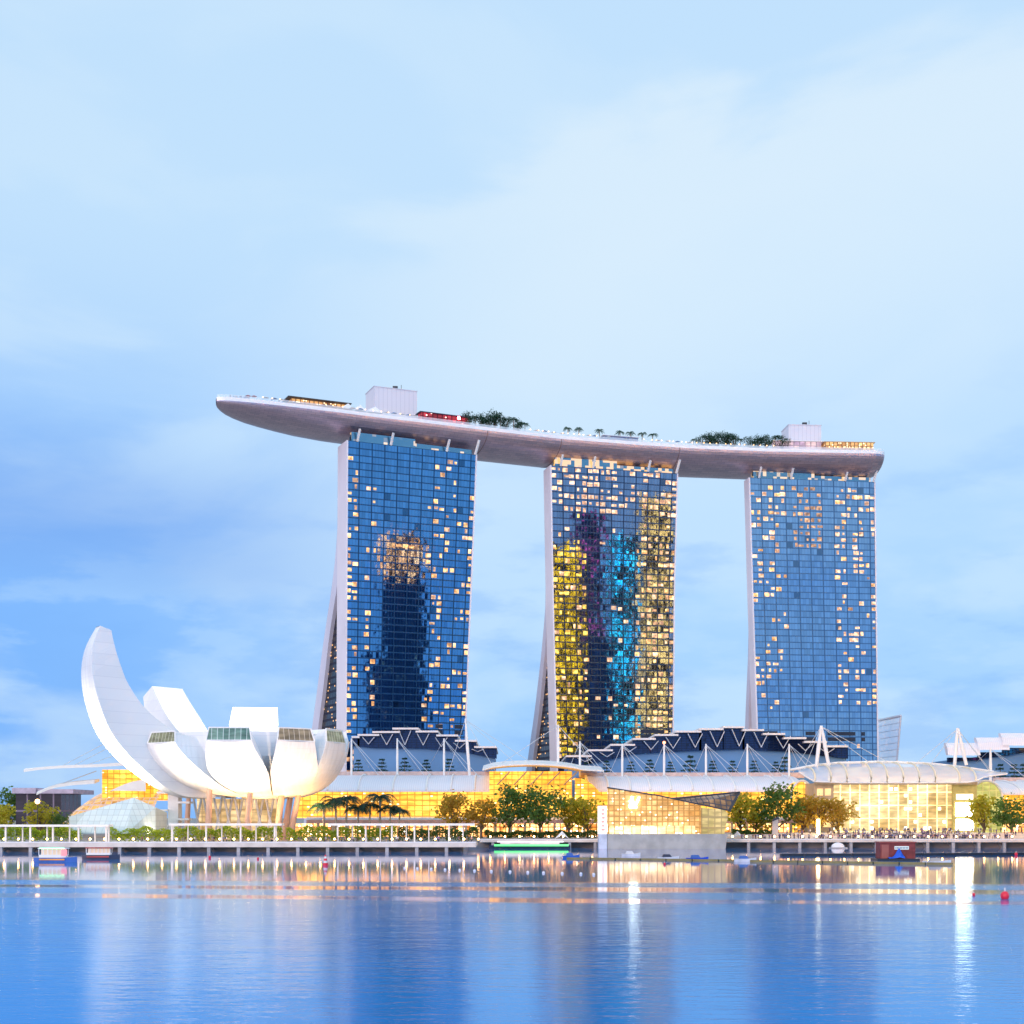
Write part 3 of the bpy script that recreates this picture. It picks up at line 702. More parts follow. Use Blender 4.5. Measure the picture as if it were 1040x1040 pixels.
def broad_tree(seed, h, cw, trunk_h, leafm, lab, dens=1.0, loose=.0):
    rnd = random.Random(seed); root = thing('broadleaf_tree', lab, 'tree', (0, 0, 0))
    tr = MB(); tr.tube([(0, 0, 0), (.1, 0, trunk_h * .6), (0, .1, trunk_h + (h - trunk_h) * .5)], [.30, .22, .10], 7)
    cl = []; ch = h - trunk_h
    for i in range(int(16 * dens)):
        a = rnd.uniform(0, 6.283); r = cw * .5 * math.sqrt(rnd.random()) * .85; e = rnd.random()
        z = trunk_h + ch * (.18 + .72 * e) ; k = math.sqrt(max(.08, 1 - ((e - .42) / .62) ** 2)); cl.append((Vector((r * k * math.cos(a), r * k * math.sin(a), z)), rnd.uniform(.16, .26) * cw))
    for c, s in cl[:9]: tr.tube([(0, 0, trunk_h * .75), (c.x * .5, c.y * .5, (trunk_h * .8 + c.z) / 2), c], [.14, .09, .03], 5, cap=False)
    tr.build('trunk', trunkm, root)
    cr = MB()
    for c, s in cl:
        for k in range(int(46 * (1 - loose))):
            d = Vector((rnd.gauss(0, 1), rnd.gauss(0, 1), rnd.gauss(0, .75))).normalized() * s * rnd.random() ** .4; leafquad(cr, c + d, rnd.uniform(.28, .55) * (1 if h > 6 else .6), rnd)
    cr.build('crown', leafm, root); return root
def palm(seed, h, cr_r, leafm, lab, nf=15):
    rnd = random.Random(seed); root = thing('palm_tree', lab, 'palm', (0, 0, 0))
    t = MB(); lean = rnd.uniform(-.3, .3); t.tube([(0, 0, 0), (lean * .3, 0, h * .5), (lean, 0, h)], [.24, .17, .15], 7); t.build('trunk', palmtr, root)
    f = MB()
    for i in range(nf):
        a = 6.283 * i / nf + rnd.uniform(-.2, .2); up = rnd.uniform(.0, 1.7); L = cr_r * rnd.uniform(.85, 1.15); pts = []
        for k in range(7):
            s = k / 6; rr = L * s * (1 - .12 * s * s); z = h + L * (up * s * .62 - (.55 + .45 * up) * s * s)
            pts.append(Vector((lean + rr * math.cos(a), rr * math.sin(a), z + L * .10 * s)))
        sd = Vector((-math.sin(a), math.cos(a), 0))
        for k in range(6):
            p, q = pts[k], pts[k + 1]
            for j in range(3):
                c = p + (q - p) * (j / 3); w = .26 * L * math.sin(math.pi * min(.97, (k + j / 3 + .6) / 6.6)) + .06
                for sg in (-1, 1): f.face([c, c + (q - p) * .30, c + sd * sg * w + (q - p) * .55 + Vector((0, 0, -w * .55))])
    f.build('crown', leafm, root); return root
def conifer(seed, h, w, leafm, lab):
    rnd = random.Random(seed); root = thing('tiered_tree', lab, 'tree', (0, 0, 0)); t = MB(); t.tube([(0, 0, 0), (0, 0, h)], [.2, .05], 6); t.build('trunk', trunkm, root)
    c = MB(); n = 4
    for i in range(n):
        z = h * (.30 + .68 * i / (n - 1)); rr = w * .5 * (1 - .62 * i / (n - 1)) * rnd.uniform(.85, 1.1)
        for k in range(90):
            a = rnd.uniform(0, 6.283); r = rr * math.sqrt(rnd.random()); leafquad(c, Vector((r * math.cos(a), r * math.sin(a), z + rnd.gauss(0, .16) - r * .08)), rnd.uniform(.22, .42), rnd)
    c.build('crown', leafm, root); return root
PROTO = {}
def plant(key, maker, px, ybase, Y, hpx, label, group, zb=None, rz=None):
    """the first call keeps the model itself, later ones copy it with its parts; hpx: full height in picture px"""
    z0 = zb if zb is not None else Z(ybase, Y); h = hpx / F * Y
    loc = (X(px, Y), Y, z0); rz = random.uniform(0, 6.28) if rz is None else rz
    if key not in PROTO:
        o, hh = maker(); PROTO[key] = (o, hh, [0]); s = h / hh; o.location = loc; o.rotation_euler = (0, 0, rz); o.scale = (s, s, s); o['label'] = label; o['group'] = group; ORG[o.name] = Vector(loc)
    else:
        o, hh, _ = PROTO[key]; o = copy_tree(o, loc, rz, h / hh, label, group)
    return o
KP = [lambda s=s: (palm(s, 5.8 + .5 * s, 2.9, leaf_blue, '', 17), 7.6) for s in range(3)]
KR = [lambda s=s: (palm(20 + s, 4.4, 2.3, leaf_blue, '', 12), 5.6) for s in range(2)]
KB = [lambda s=s: (broad_tree(40 + s, 10, 9.5, 2.6, leaf_dark, '', 1.5), 10) for s in range(2)]
KC = [lambda s=s: (conifer(60 + s, 6, 5.6, leaf_blue, ''), 6.2) for s in range(3)]
KG = [lambda s=s: (broad_tree(70 + s, 8, 7.5, 2.0, leaf_gold, '', 1.2, .25), 8) for s in range(2)]
KO = [lambda s=s: (broad_tree(80 + s, 8, 8.5, 2.2, leaf_olive, '', 1.3, .2), 8) for s in range(2)]
KM = [lambda s=s: (broad_tree(90 + s, 6, 6.5, .8, leaf_blue, '', 1.2), 6) for s in range(2)]
# roof-deck palms
for i, p in enumerate((577, 588, 609, 630, 641, 652, 662.5)):
    plant('kr%d' % (i % 2), KR[i % 2], p, 0, rimY(p) + 5, 15, '%s from the left of the single palms spaced along the deck over the middle tower' % ORD[i], 'palms on the roof deck', zb=RZ - .5)
for i, (p, hh, k) in enumerate(((476, 13, 1), (483, 12, 0), (489, 13, 1), (496, 13, 1), (502, 17, 1), (508, 14, 0), (514, 12, 1), (522, 15, 0), (526, 11, 1), (533, 11, 0))):
    if k: plant('km%d' % (i % 2), KM[i % 2], p, 0, rimY(p) + 4, hh + 3, 'dark leafy tree in the thicket right of the red bar, %s along' % ORD[i], 'dark trees on the roof deck', zb=RZ - .5)
    else: plant('kr%d' % (i % 2), KR[i % 2], p, 0, rimY(p) + 4, hh + 3, 'palm in the thicket right of the red bar, %s along' % ORD[i], 'palms on the roof deck', zb=RZ - .5)
for i, (p, hh, k) in enumerate(((704, 8, 0), (714, 11, 1), (721, 13, 1), (729, 14, 1), (737, 14, 1), (745, 13, 1), (752, 11, 0), (762, 11, 1), (770, 12, 1), (778, 13, 1), (787, 15, 0), (794, 13, 1))):
    if k: plant('km%d' % (i % 2), KM[i % 2], p, 0, rimY(p) + 4, hh + 3, 'dark leafy tree left of the right lift tower, %s along the thicket' % ORD[i], 'dark trees on the roof deck', zb=RZ - .5)
    else: plant('kr%d' % (i % 2), KR[i % 2], p, 0, rimY(p) + 4, hh + 3, 'palm in the thicket left of the right lift tower, %s along' % ORD[i], 'palms on the roof deck', zb=RZ - .5)
# ------------------------------------------------------------------ lotus-shaped museum
CX, CY = X(250, 445), 445.0
museum = thing('lotus_museum', 'white lotus-flower building with upturned petals on columns, glowing under floodlights', 'museum', (CX, CY, GZ))
def M_shell():
    t = NT('white_shell'); co = t.coord('Object'); f = t.noise(co, .06, 3); uv, fl, fu, fv = cells(t, 6, 3.0)
    e = edge(t, fv, .012); e = t.math('MULTIPLY', e, .45); stn = t.noise(t.coord('UV', (.9, .05, 1)), 1.0, 4)
    t.setb('Base Color', t.mix(e, t.mix(t.mr(stn, .35, .75), (.84, .84, .83), (.74, .73, .71)), (.55, .55, .56))); t.setb('Roughness', .38); return t.m
shell = M_shell(); 
def M_side():
    t = NT('petal_side_panels'); uv, fl, fu, fv = cells(t, 60, 3.4); e = t.math('MULTIPLY', edge(t, fv, .03), .28)
    wn = t.n('ShaderNodeTexWhiteNoise', noise_dimensions='2D'); t.l(fl, wn.inputs['Vector'])
    t.setb('Base Color', t.mix(e, t.mix(wn.outputs['Value'], (.74, .77, .81), (.79, .81, .84)), (.52, .55, .62))); t.setb('Roughness', .5); return t.m
shell_side = M_side()
sk_teal = M_glow('skylight_teal', 1.7, 9, (.12, .34, .34), (.30, .50, .48), .35, .6, (.5, .55, .55), .05, .02, .2, femit=.6)
sk_tan = M_glow('skylight_tan', 1.7, 9, (.42, .34, .24), (.55, .44, .32), .35, .6, (.5, .45, .4), .05, .02, .2, femit=.6)
sk_gr = M_glow('skylight_green_grey', 1.5, 9, (.36, .36, .20), (.42, .46, .34), .4, .65, (.5, .5, .45), .05, .02, .2, femit=.6)
def catmull(pts, n):
    out = []; P_ = [pts[0]] + list(pts) + [pts[-1]]
    for i in range(1, len(P_) - 2):
        a, b, c, d = [Vector(p) for p in P_[i - 1:i + 3]]
        for k in range(n):
            t = k / n; out.append(.5 * ((2 * b) + (c - a) * t + (2 * a - 5 * b + 4 * c - d) * t * t + (3 * b - a - 3 * c + d) * t ** 3))
    out.append(Vector(pts[-1])); return out
def petal(phi, outer, inner, wo, wi, sk, sh=0.0):
    """outer/inner: equally many (r, z) points from root to tip; wo/wi widths"""
    ph = R(phi); D = Vector((math.cos(ph), -math.sin(ph), 0)); T = Vector((math.sin(ph), math.cos(ph), 0)); C = Vector((CX, CY, 0))
    n = len(outer)
    def pt(rz, w, i): return C + D * rz[0] + T * w + Vector((sh * (1 - i / (n - 1)) ** 1.3, 0, rz[1]))
    m = MB(); secs = []
    for i, (o, w) in enumerate(zip(outer, wo)):
        bul = []
        for k in range(9):
            s = -1 + 2 * k / 8; bul.append(pt((o[0] + .55 * (1 - s * s) * .6, o[1] - .3 * (1 - s * s)), s * w / 2, i))
        secs.append(bul)
    for i in range(n - 1):
        for k in range(8): m.idx([secs[i][k], secs[i][k + 1], secs[i + 1][k + 1], secs[i + 1][k]], [(0, 1, 2, 3)], 0, True)
    ip = [(pt(i_, -w / 2, k_), pt(i_, w / 2, k_)) for k_, (i_, w) in enumerate(zip(inner, wi))]
    op = m.build('petal', [shell, shell_side], museum); m = MB()
    for i in range(n - 1): m.idx([ip[i][0], ip[i][1], ip[i + 1][1], ip[i + 1][0]], [(3, 2, 1, 0)], 0)      # upper face
    m.build('petal_top', shell, op)
    sd = MB()
    for i in range(n - 1):
        sd.idx([secs[i][0], ip[i][0], ip[i + 1][0], secs[i + 1][0]], [(3, 2, 1, 0)], 0); sd.idx([secs[i][-1], ip[i][1], ip[i + 1][1], secs[i + 1][-1]], [(0, 1, 2, 3)], 0)
    sd.build('petal_side', shell_side, op)
    a, b, c, d = secs[-1][0], secs[-1][-1], ip[-1][1], ip[-1][0]
    g = MB()
    if sk is None: g.face([a, b, c, d]); g.build('petal_tip', shell, op)
    else:
        g.face([a, b, c, d]); o2 = g.build('skylight', sk, op)
        fr = MB(); w = .38
        for p, q in ((a, b), (b, c), (c, d), (d, a)): fr.bar(p - D * .02, q - D * .02, w, w)
        fr.build('skylight_frame', shell, op)
    return op
def std_petal(phi, sk, Rm=32.6, zl=32.3, zt=36.0, hs=1.0, wt=12.4, wn=10.6, half=18, cap=15.4):
    n = 17; O = []; I = []; wo = []; wi = []; a = (Rm - 8) / math.sin(R(80)); b = (zl - 16) / (1 - math.cos(R(80)))
    for i in range(n):
        t = i / (n - 1); th = R(80 * t); r = 8 + a * math.sin(th); O.append((r, 16 + b * (1 - math.cos(th))))
        w = min(2 * r * math.tan(R(half)) * .965, cap); tt = max(0, (t - .70) / .30); w = w + (wt - w) * tt if tt > 0 else w; wo.append(w)
        I.append((5 + (Rm - .8 - 5) * t ** .8, 29.5 + (zt - 29.5) * t)); wi.append(1.0 + (wn - 1.0) * t)
    return petal(phi, O, I, wo, wi, sk, 7.0)
def resamp(o, i, n=6):
    return [tuple(v) for v in catmull(o, n)], [tuple(v) for v in catmull(i, n)]
# the tall one at left: profile measured along its far outer and near inner edges
PA = 147; DA = Vector((math.cos(R(PA)), -math.sin(R(PA)))); TA_ = Vector((math.sin(R(PA)), math.cos(R(PA))))
def prof_pt(px, py, off):
    k = (px - 520) / F; ox = CX + TA_.x * off; oy = CY + TA_.y * off; r = (k * oy - ox) / (DA.x - k * DA.y); return (r, Z(py, oy + DA.y * r))
wo_ = (4, 8, 13, 14, 13.5, 11.5, 8, 4.2); wi_ = (1, 2.5, 4, 5, 5, 4.5, 4, 3.2)
oA = [(11, 15.6)] + [prof_pt(px, py, -w / 2) for (px, py), w in zip(((172, 807), (130, 781), (101, 750), (87, 716), (82.5, 686), (86, 660), (97.5, 637)), wo_[1:])]
iA = [(9, 29)] + [prof_pt(px, py, w / 2) for (px, py), w in zip(((200, 755), (176, 742), (150, 722), (130.5, 695), (120, 668), (115.5, 652), (113, 640)), wi_[1:])]
o, i = resamp(oA, iA)
wA = [v[0] for v in catmull([(w, 0) for w in wo_], 6)]; wB = [v[0] for v in catmull([(w, 0) for w in wi_], 6)]
petal(PA, o, i, wA, wB, None)
std_petal(127, sk_gr, 33.5, 31.6, 34.9, wt=12.6, half=20.6, cap=18.6); std_petal(88, sk_teal, 33.0, 32.0, 35.8, wt=13.2, wn=11.8, half=18.5, cap=17.2); std_petal(53, sk_tan, 32.8, 32.2, 36.0, half=16.5, cap=15.6); std_petal(23, sk_gr, 32.5, 32.4, 36.4, wt=11.5, wn=9.5, half=15); std_petal(-6, None, 32, 33.5, 36.5, half=15)
ib = MB(); ib.loft([[Vector((CX + r * math.cos(a), CY + r * math.sin(a), z)) for a in [k * 6.28319 / 72 for k in range(72)]] for r, z in ((5, 17.5), (13, 20), (19.5, 24), (23.5, 28), (24.6, 32), (25, 35.2), (23.5, 35.4), (15, 31), (6, 29))], closed=True, smooth=False); ib.build('inner_bowl', shell_side, museum)
# back petals
def back_petal(phi, Rm, zt, wt, wi_t, zl):
    n = 13; O = []; I = []; wo = []; wi = []
    for i in range(n):
        t = i / (n - 1); O.append((8 + (Rm - 8) * math.sin(R(90 * t)), 16 + (zl - 16) * (1 - math.cos(R(90 * t))))); I.append((6 + (Rm - 3 - 6) * t ** .75, 28 + (zt - 28) * t ** 1.35))
        wo.append(5 + (wt - 5) * t ** .7); wi.append(min(4 + (wi_t + 3 - 4) * t ** .4, wi_t + 4.5 * (1 - t)))
    petal(phi, O, I, wo, wi, None)
back_petal(-143, 41, 52.5, 15, 12.5, 49); back_petal(-95, 33, 46.5, 15, 15, 43); back_petal(-52, 32, 38.5, 13, 11, 35)
hubm = MB(); hubm.tube([(CX + 6.5, CY, 15.4), (CX + 6.5, CY, 17.0), (CX + 5, CY, 22), (CX, CY, 29)], [6.5, 8.0, 9, 8], 24); hubm.build('bowl_base', shell, museum)
for (px, pxt, Y, r) in ((211, 213, 428, 1.0), (250.5, 254.5, 428, 1.0), (281, 287, 434, 1.1), (288, 296, 446, 1.1), (294, 305, 438, 1.0), (189, 192, 452, .9)):
    c = MB(); c.tube([(X(px, Y), Y, GZ), (X(pxt, Y), Y, 19.5 if Y < 440 else 18)], [r * 1.05, r * .8], 10); c.build('column', lit_column_m, museum)
for k in range(9):
    Y = 446; x0 = 196 + k * 10.5
    for (a, b) in ((x0, x0 + 9), (x0 + 9, x0)):
        c = MB(); c.tube([(X(a, Y), Y + (.6 if a < b else -.6), GZ), (X(b, Y), Y + (.6 if a < b else -.6), 17)], .38, 6); c.build('lattice_strut', white, museum)
lob = MB(); lob.vprism([(X(196, 452) + math.cos(t * .3927) * 0 + 0, 452) for t in range(1)] or [], 0, 0) if False else None
lob = MB(); lob.vprism([(X(200, 452), 452), (X(285, 452), 452), (X(280, 468), 468), (X(205, 468), 468)], GZ, 15.5); lob.build('lobby_wall', M_glow('museum_lobby', 3, 4, (.95, .55, .18), (1, .74, .42), .4, 1.1, (.5, .36, .2), .05, .05, .1), museum)
# white stair tower under the big petal
st = thing('stair_tower', 'white stair tower with projecting landings under the tall petal', 'stair tower', (X(175, 436), 436, GZ))
m = MB(); m.box(X(170.5, 436), X(181, 436), 436, 441, GZ, Z(797, 436)); m.build('wall', white, st)
for yy, a, b in ((806, 160, 190), (816, 181.1, 193), (824, 159, 170.4), (833, 181.1, 192), (840, 160, 170.4)):
    m = MB(); m.box(X(a, 435), X(b, 435), 434.2, 435.95 if a < 181 < b else 439, Z(yy, 435), Z(yy, 435) + .6); m.build('landing', white, st)
# ------------------------------------------------------------------ stepped-roof halls
fascia = M_plain('white_fascia', (.74, .70, .70), .5, 0, .05)
hall_glass = M_curtain('clerestory_shade_glass', (.010, .026, .085), (.005, .008, .02), .004, .6)  # glass coloured near-black to stand for shade under the roof overhang
def hall(label, tiers, curve, ybot, Y, x_end=None, roof_drop=0.0, depth=60):
    root = thing('convention_hall', label, 'hall', (X((tiers[0][0] + tiers[-1][1]) / 2, Y), Y, GZ))
    w = MB(); x0, x1 = tiers[0][0], tiers[-1][1]
    pts = [(X(px, Y + 6), Z(lerp_tab(curve, px), Y + 6)) for px in [x0 + 2 + (x1 - x0 - 4) * i / 20 for i in range(21)]]
    zb = GZ; poly = [(pts[0][0], zb), (pts[-1][0], zb)] + pts[::-1]; w.prism(poly, Y + 6, Y + depth - 8); w.build('wall', bluewall, root)
    for (a, b, yt) in tiers:
        zt = Z(yt, Y); t = MB(); th = .75
        t.prism([(X(a, Y), zt - th - roof_drop), (X(b, Y), zt - th - roof_drop), (X(b, Y), zt - roof_drop), (X(a, Y), zt - roof_drop)], Y, Y + depth) if not roof_drop else \
            t.loft([[Vector((x, Y, zt - roof_drop)), Vector((x, Y + 1.2, zt - roof_drop * .4)), Vector((x, Y + 4, zt)), Vector((x, Y + 6, zt)), Vector((x, Y + 6, zt - 1)), Vector((x, Y + 3, zt - roof_drop + .3))] for x in (X(a, Y), X(b, Y))], closed=True, smooth=False, caps=True)
        ro = t.build('roof_tier', fascia if not roof_drop else roofm, root)
        c = MB(); ce = [(a + (b - a) * k / 4) for k in range(5)]; zc = zt - th - .01 - roof_drop
        lo = [(X(p, Y + 4), min(Z(lerp_tab(curve, p), Y + 4), zc - .3) - 1.0) for p in ce]
        poly = lo + [(X(b, Y + 4), zc), (X(a, Y + 4), zc)]; c.prism(poly, Y + 4 + (a % 2) * .01, Y + 5.98); c.build('clerestory', hall_glass, root)
    return root
def braces(root, tiers, curve, Y, n):
    x0, x1 = tiers[0][0] + 8, tiers[-1][1] - 10
    for i in range(n):
        c = x0 + (x1 - x0) * (i + .5) / n; b = (x1 - x0) / n * .33
        zt = [Z(t[2], Y) for t in tiers if t[0] <= c <= t[1]] or [Z(tiers[0][2], Y)]
        m = MB(); z1 = min(zt) - .8
        for s in (-1, 1): m.tube([(X(c, Y + 2), Y + 2, Z(lerp_tab(curve, c), Y + 2) + .3), (X(c + s * b, Y + .6), Y + .6, z1 - .4)], .2, 6)
        m.build('roof_brace', cable_m, root)
T1_ = [(357, 365, 747.6), (363, 385, 745.5), (378, 406, 742.5), (398.5, 425, 739), (422, 445, 742), (443, 465, 746), (462, 484, 751.4), (481.6, 504.5, 757.8)]
C1_ = [(357, 755), (380, 757), (430, 757.5), (470, 761), (504, 768)]
h1 = hall('low hall with dark stepped roof below the leftmost hotel tower', T1_, C1_, 787, 590); braces(h1, T1_, C1_, 590, 7)
T2_ = [(575, 601, 767), (597, 622.5, 761), (620, 645, 755.5), (642.5, 666, 749.5), (665, 689, 745.5), (686, 712.5, 742), (710, 735, 739.5), (734, 756, 737.5), (754, 776, 740.5), (775, 797.5, 744.5), (796, 819, 748.7), (817, 840, 752.5), (838, 861.5, 757)]
C2_ = [(575, 778), (605, 772), (645, 763), (700, 760), (750, 758.5), (800, 761), (860, 768)]
h2 = hall('wide hall with dark stepped roof between the middle and rightmost hotel towers', T2_, C2_, 790, 580); braces(h2, T2_, C2_, 580, 12)
T3_ = [(963, 996, 754), (994, 1025.5, 748.5), (1019, 1062, 744), (1058, 1100, 740)]
C3_ = [(963, 772), (1000, 768), (1040, 762), (1100, 758)]
h3 = hall('hall at the right edge with broad white stepped roofs', T3_, C3_, 790, 600, roof_drop=5.5)
# ------------------------------------------------------------------ shopping arcade along the shore
gold = M_glow('arcade_gold_glazing', 2.8, 2.0, (1, .34, .008), (1, .52, .08), 1.15, 2.5, (.42, .22, .04), .06, .10, .05, (1, .80, .40), 1.2, .93, .25)
gold2 = M_glow('atrium_gold_glazing', 2.2, 1.8, (1, .35, .008), (1, .52, .07), 1.15, 2.3, (.35, .2, .05), .07, .09, .06, (1, .82, .4), .8, .96, .3)
shopm = M_glow('shop_windows', 2.2, 2.0, (1, .30, .04), (1, .58, .24), 1.0, 4.5, (.32, .16, .07), .10, .10, .25, (1, .93, .75), 3.5, .86, .12)
yel = M_glow('pavilion_hall_glazing', 3.4, 4.6, (.90, .52, .14), (1, .80, .42), .55, 1.35, (.85, .70, .35), .07, .035, .10, (1, .95, .75), 2.0, .88, 1.8)
def arcade(label, px0, px1, Y, ytop, yeave, bars, lend=None, rend=None, gl=gold, depth=55):
    """barrel roof rising away from the shore over a glazed front, terrace slab and a row of shops"""
    root = thing('shopping_arcade', label, 'arcade', (X((px0 + px1) / 2, Y), Y, GZ))
    ze = Z(yeave, Y); Yr = Y + 26; zr = Z(ytop, Yr); prof = []
    for k in range(11):
        t = k / 10; prof.append((Y - 1.5 + (Yr - Y + 1.5) * (1 - math.cos(t * math.pi / 2)) ** .9, ze + (zr - ze) * math.sin(t * math.pi / 2)))
    prof += [(Yr + 18, zr - .2), (Yr + 28, zr - 3)]
    r = MB(); r.loft([[Vector((x, y, z)) for y, z in prof] for x in (X(px0, Y), X(px1, Y))], smooth=True)
    r.loft([[Vector((x, y, z - .5)) for y, z in prof][::-1] for x in (X(px0, Y), X(px1, Y))], smooth=True)
    r.face([(X(px0, Y), prof[0][0], prof[0][1] - .5), (X(px1, Y), prof[0][0], prof[0][1] - .5), (X(px1, Y), *prof[0]), (X(px0, Y), *prof[0])])
    for x, fl in ((X(px0, Y), 1), (X(px1, Y), 0)):
        q = [Vector((x, y, z)) for y, z in prof] + [Vector((x, y, z - .5)) for y, z in prof[::-1]]; r.face(q if not fl else q[::-1])
    r.build('roof', roofm, root)
    for b in bars:                                            # white tubular ribs over the roof
        m = MB(); m.tube([(X(b, Y) , y, z + .25) for y, z in prof[:11]], .38, 6); m.build('roof_rib', white, root)
    g = MB(); zt = Z(833, Y); g.box(X(px0, Y) + .3, X(px1, Y) - .3, Y, Y + 30, zt + .8, ze - .1); g.build('glazed_front', gl, root)
    ga = MB(); q = [Vector((0, y, z - .55)) for y, z in prof if y >= Y]; 
    for x, fl in ((X(px0, Y) + .31, 0), (X(px1, Y) - .31, 1)):
        pl = [Vector((x, p.y, p.z)) for p in q] + [Vector((x, Yr + 28, ze)), Vector((x, Y + .02, ze))]; ga.face(pl if fl else pl[::-1])
    ga.build('gable_glazing', gl, root)
    return root
arcade('gold-lit glazed arcade with a barrel roof behind the row of dark palms', 300, 500, 530, 787.5, 803, (333, 364, 399, 433, 458, 482, 499))
arcade('gold-lit arcade with a long ribbed barrel roof behind the crystal glass pavilion', 597, 815, 530, 788.5, 803, (598, 618, 640, 660, 681, 703, 724, 746, 768, 789, 808))
arcade('arcade with grey barrel roof and greenish arched end at the right edge', 1012, 1100, 530, 793.5, 806, (1013, 1036, 1058, 1080), gl=gold2)
ter = thing('terrace_walkway', 'long terracotta terrace walkway on piers over the row of lit shops', 'walkway', (X(600, 510), 510, GZ))
m = MB(); m.box(X(312, 510), X(822, 510), 508, 526, Z(836.2, 510), Z(832.6, 510)); m.build('terrace_slab', pink, ter)
for i in range(34):
    p = 322 + i * 15; m = MB(); m.box(X(p, 509), X(p, 509) + .9, 508.4, 509.6, GZ, Z(836.3, 510)); m.build('pier', tan, ter)
m = MB(); m.box(X(312, 510), X(822, 510), 508.2, 508.3, Z(832.6, 510) + .003, Z(832.6, 510) + 1.05); m.build('railing', rail_m, ter)
ro = thing('shop_row', 'row of brightly lit ground-floor shops beneath the terracotta terrace', 'shops', (X(600, 516), 516, GZ))
m = MB(); m.box(X(300, 516), X(1090, 516), 516, 524, GZ, Z(836.3, 516) - .05); m.build('shop_front', shopm, ro)
# the flat-roofed central atrium
at = thing('glass_atrium', 'gold-lit glass block with a white overhanging flat roof between the two barrel roofs', 'atrium', (X(540, 522), 522, GZ))
m = MB(); m.vprism([(X(497, 520), 520), (X(581, 520), 520), (X(578, 556), 556), (X(500, 556), 556)], Z(833, 520), Z(783.4, 520)); m.build('glazed_wall', gold2, at)
sec = []
for i in range(13):
    t = i / 12; px = 490 + (613 - 490) * t; zc = Z(781.5, 515) + 2.0 * math.sin(math.pi * min(1, t * 1.25)) ** .5 if t < .8 else Z(781.5, 515) + .2 - (t - .8) * 3; x = X(px, 515)
    sec.append([Vector((x, 513, zc - .5)), Vector((x, 513, zc)), Vector((x, 535, zc + 2.2)), Vector((x, 560, zc + 1.2)), Vector((x, 560, zc + .6)), Vector((x, 535, zc + 1.5))])
m = MB(); m.loft(sec, closed=True, smooth=False, caps=True); m.build('roof', white, at)
for k in range(5):
    m = MB(); x = X(505 + k * 17, 519); m.tube([(x, 519.4, Z(797, 519)), (x + 4.5, 515, Z(784, 515))], .25, 6); m.build('roof_brace', tan, at)
sec = []
for i in range(9):
    a = R(90 * i / 8); sec.append([Vector((X(581, 522) + 1 + 12 * math.sin(a), y, Z(833, 522) + (Z(790, 522) - Z(833, 522)) * math.cos(a))) for y in (520.5, 548)])
m = MB(); m.loft(sec, smooth=True); s2 = [s[0] for s in sec]; m.face([Vector((sec[0][0].x, 520.5, sec[-1][0].z))] + s2[::-1]); m.build('curved_glazing', gold, at)
# ------------------------------------------------------------------ entrance pavilion with the curved glass canopy
ep = thing('entrance_pavilion', 'very bright yellow glass entrance hall under a curved ribbed canopy', 'entrance hall', (X(905, 500), 500, GZ))
Y0 = 498
m = MB(); m.box(X(846, Y0), X(966.5, Y0), Y0, Y0 + 25, GZ, Z(797, Y0)); m.build('glass_wall', yel, ep)
m = MB(); m.box(X(826, Y0), X(846, Y0) - .02, Y0 - 1.2, Y0 + 20, GZ, Z(795.4, Y0)); lw = m.build('side_wall', tan, ep)
for a, b, c, d in ((829, 835, 801, 808), (837, 843, 801, 808), (829, 843, 812, 822), (829, 843, 826, 840)):
    m = MB(); m.box(X(a, Y0), X(b, Y0), Y0 - 1.32, Y0 - 1.203, Z(d, Y0), Z(c, Y0)); m.build('window', M_emit('warm_window', (1, .60, .16), 1.1, .3, .3), lw)
wallY = M_plain('olive_yellow_stone', (.48, .42, .14), .7)
m = MB(); m.box(X(966.5, Y0) + .02, X(991, Y0), Y0 - 1.2, Y0 + 20, GZ, Z(795.4, Y0)); rw = m.build('side_wall', wallY, ep)
for a, b, c, d, s in ((970, 987, 806.5, 812, 1.6), (969.5, 987.5, 815.5, 829, 15.0), (970, 987.5, 832, 843, 12.0)):
    m = MB(); m.box(X(a, Y0), X(b, Y0), Y0 - 1.4, Y0 - 1.203, Z(d, Y0), Z(c, Y0)); m.build('lit_panel', M_emit('white_panel', (1, .97, .80), s), rw)
m = MB(); m.box(X(826, Y0), X(991, Y0), Y0 - 2.0, Y0 - 1.21, Z(797, Y0), Z(794.4, Y0)); m.build('canopy_beam', tan, ep)
def canopy_top(px): t = (px - 811) / (1023 - 811); return lerp_tab([(811, 782.5), (835, 778), (860, 775.5), (905, 774.3), (955, 776), (992, 780), (1023, 784.6)], px)
def canopy_low(px): return lerp_tab([(811, 784), (826, 793.8), (862, 795), (940, 795), (988, 794.5), (1000, 789), (1023, 786)], px)
cg = M_glass('canopy_glass', (.86, .86, .92), .55, .2)
m = MB(); top_e = []; N_ = 26; secs = []
for i in range(N_ + 1):
    px = 811 + 212 * i / N_; yl = canopy_low(px); yt = canopy_top(px); Ya, Yb = Y0 - 6, Y0 + 16; a = P(px, yl, Ya); xb = a.x + (X(px, Yb) - a.x) * .35; zb = Z(yt, Yb)
    secs.append([Vector((a.x + (xb - a.x) * t, Ya + (Yb - Ya) * (1 - math.cos(t * 1.571)), a.z + (zb - a.z) * math.sin(t * 1.571))) for t in [k / 6 for k in range(7)]])
m.loft(secs, smooth=True); m.build('canopy_glass', cg, ep)
m = MB(); m.tube([s[-1] + Vector((0, 0, .2)) for s in secs], .55, 6); m.tube([s[0] for s in secs], .28, 6); m.build('canopy_edge', white, ep)
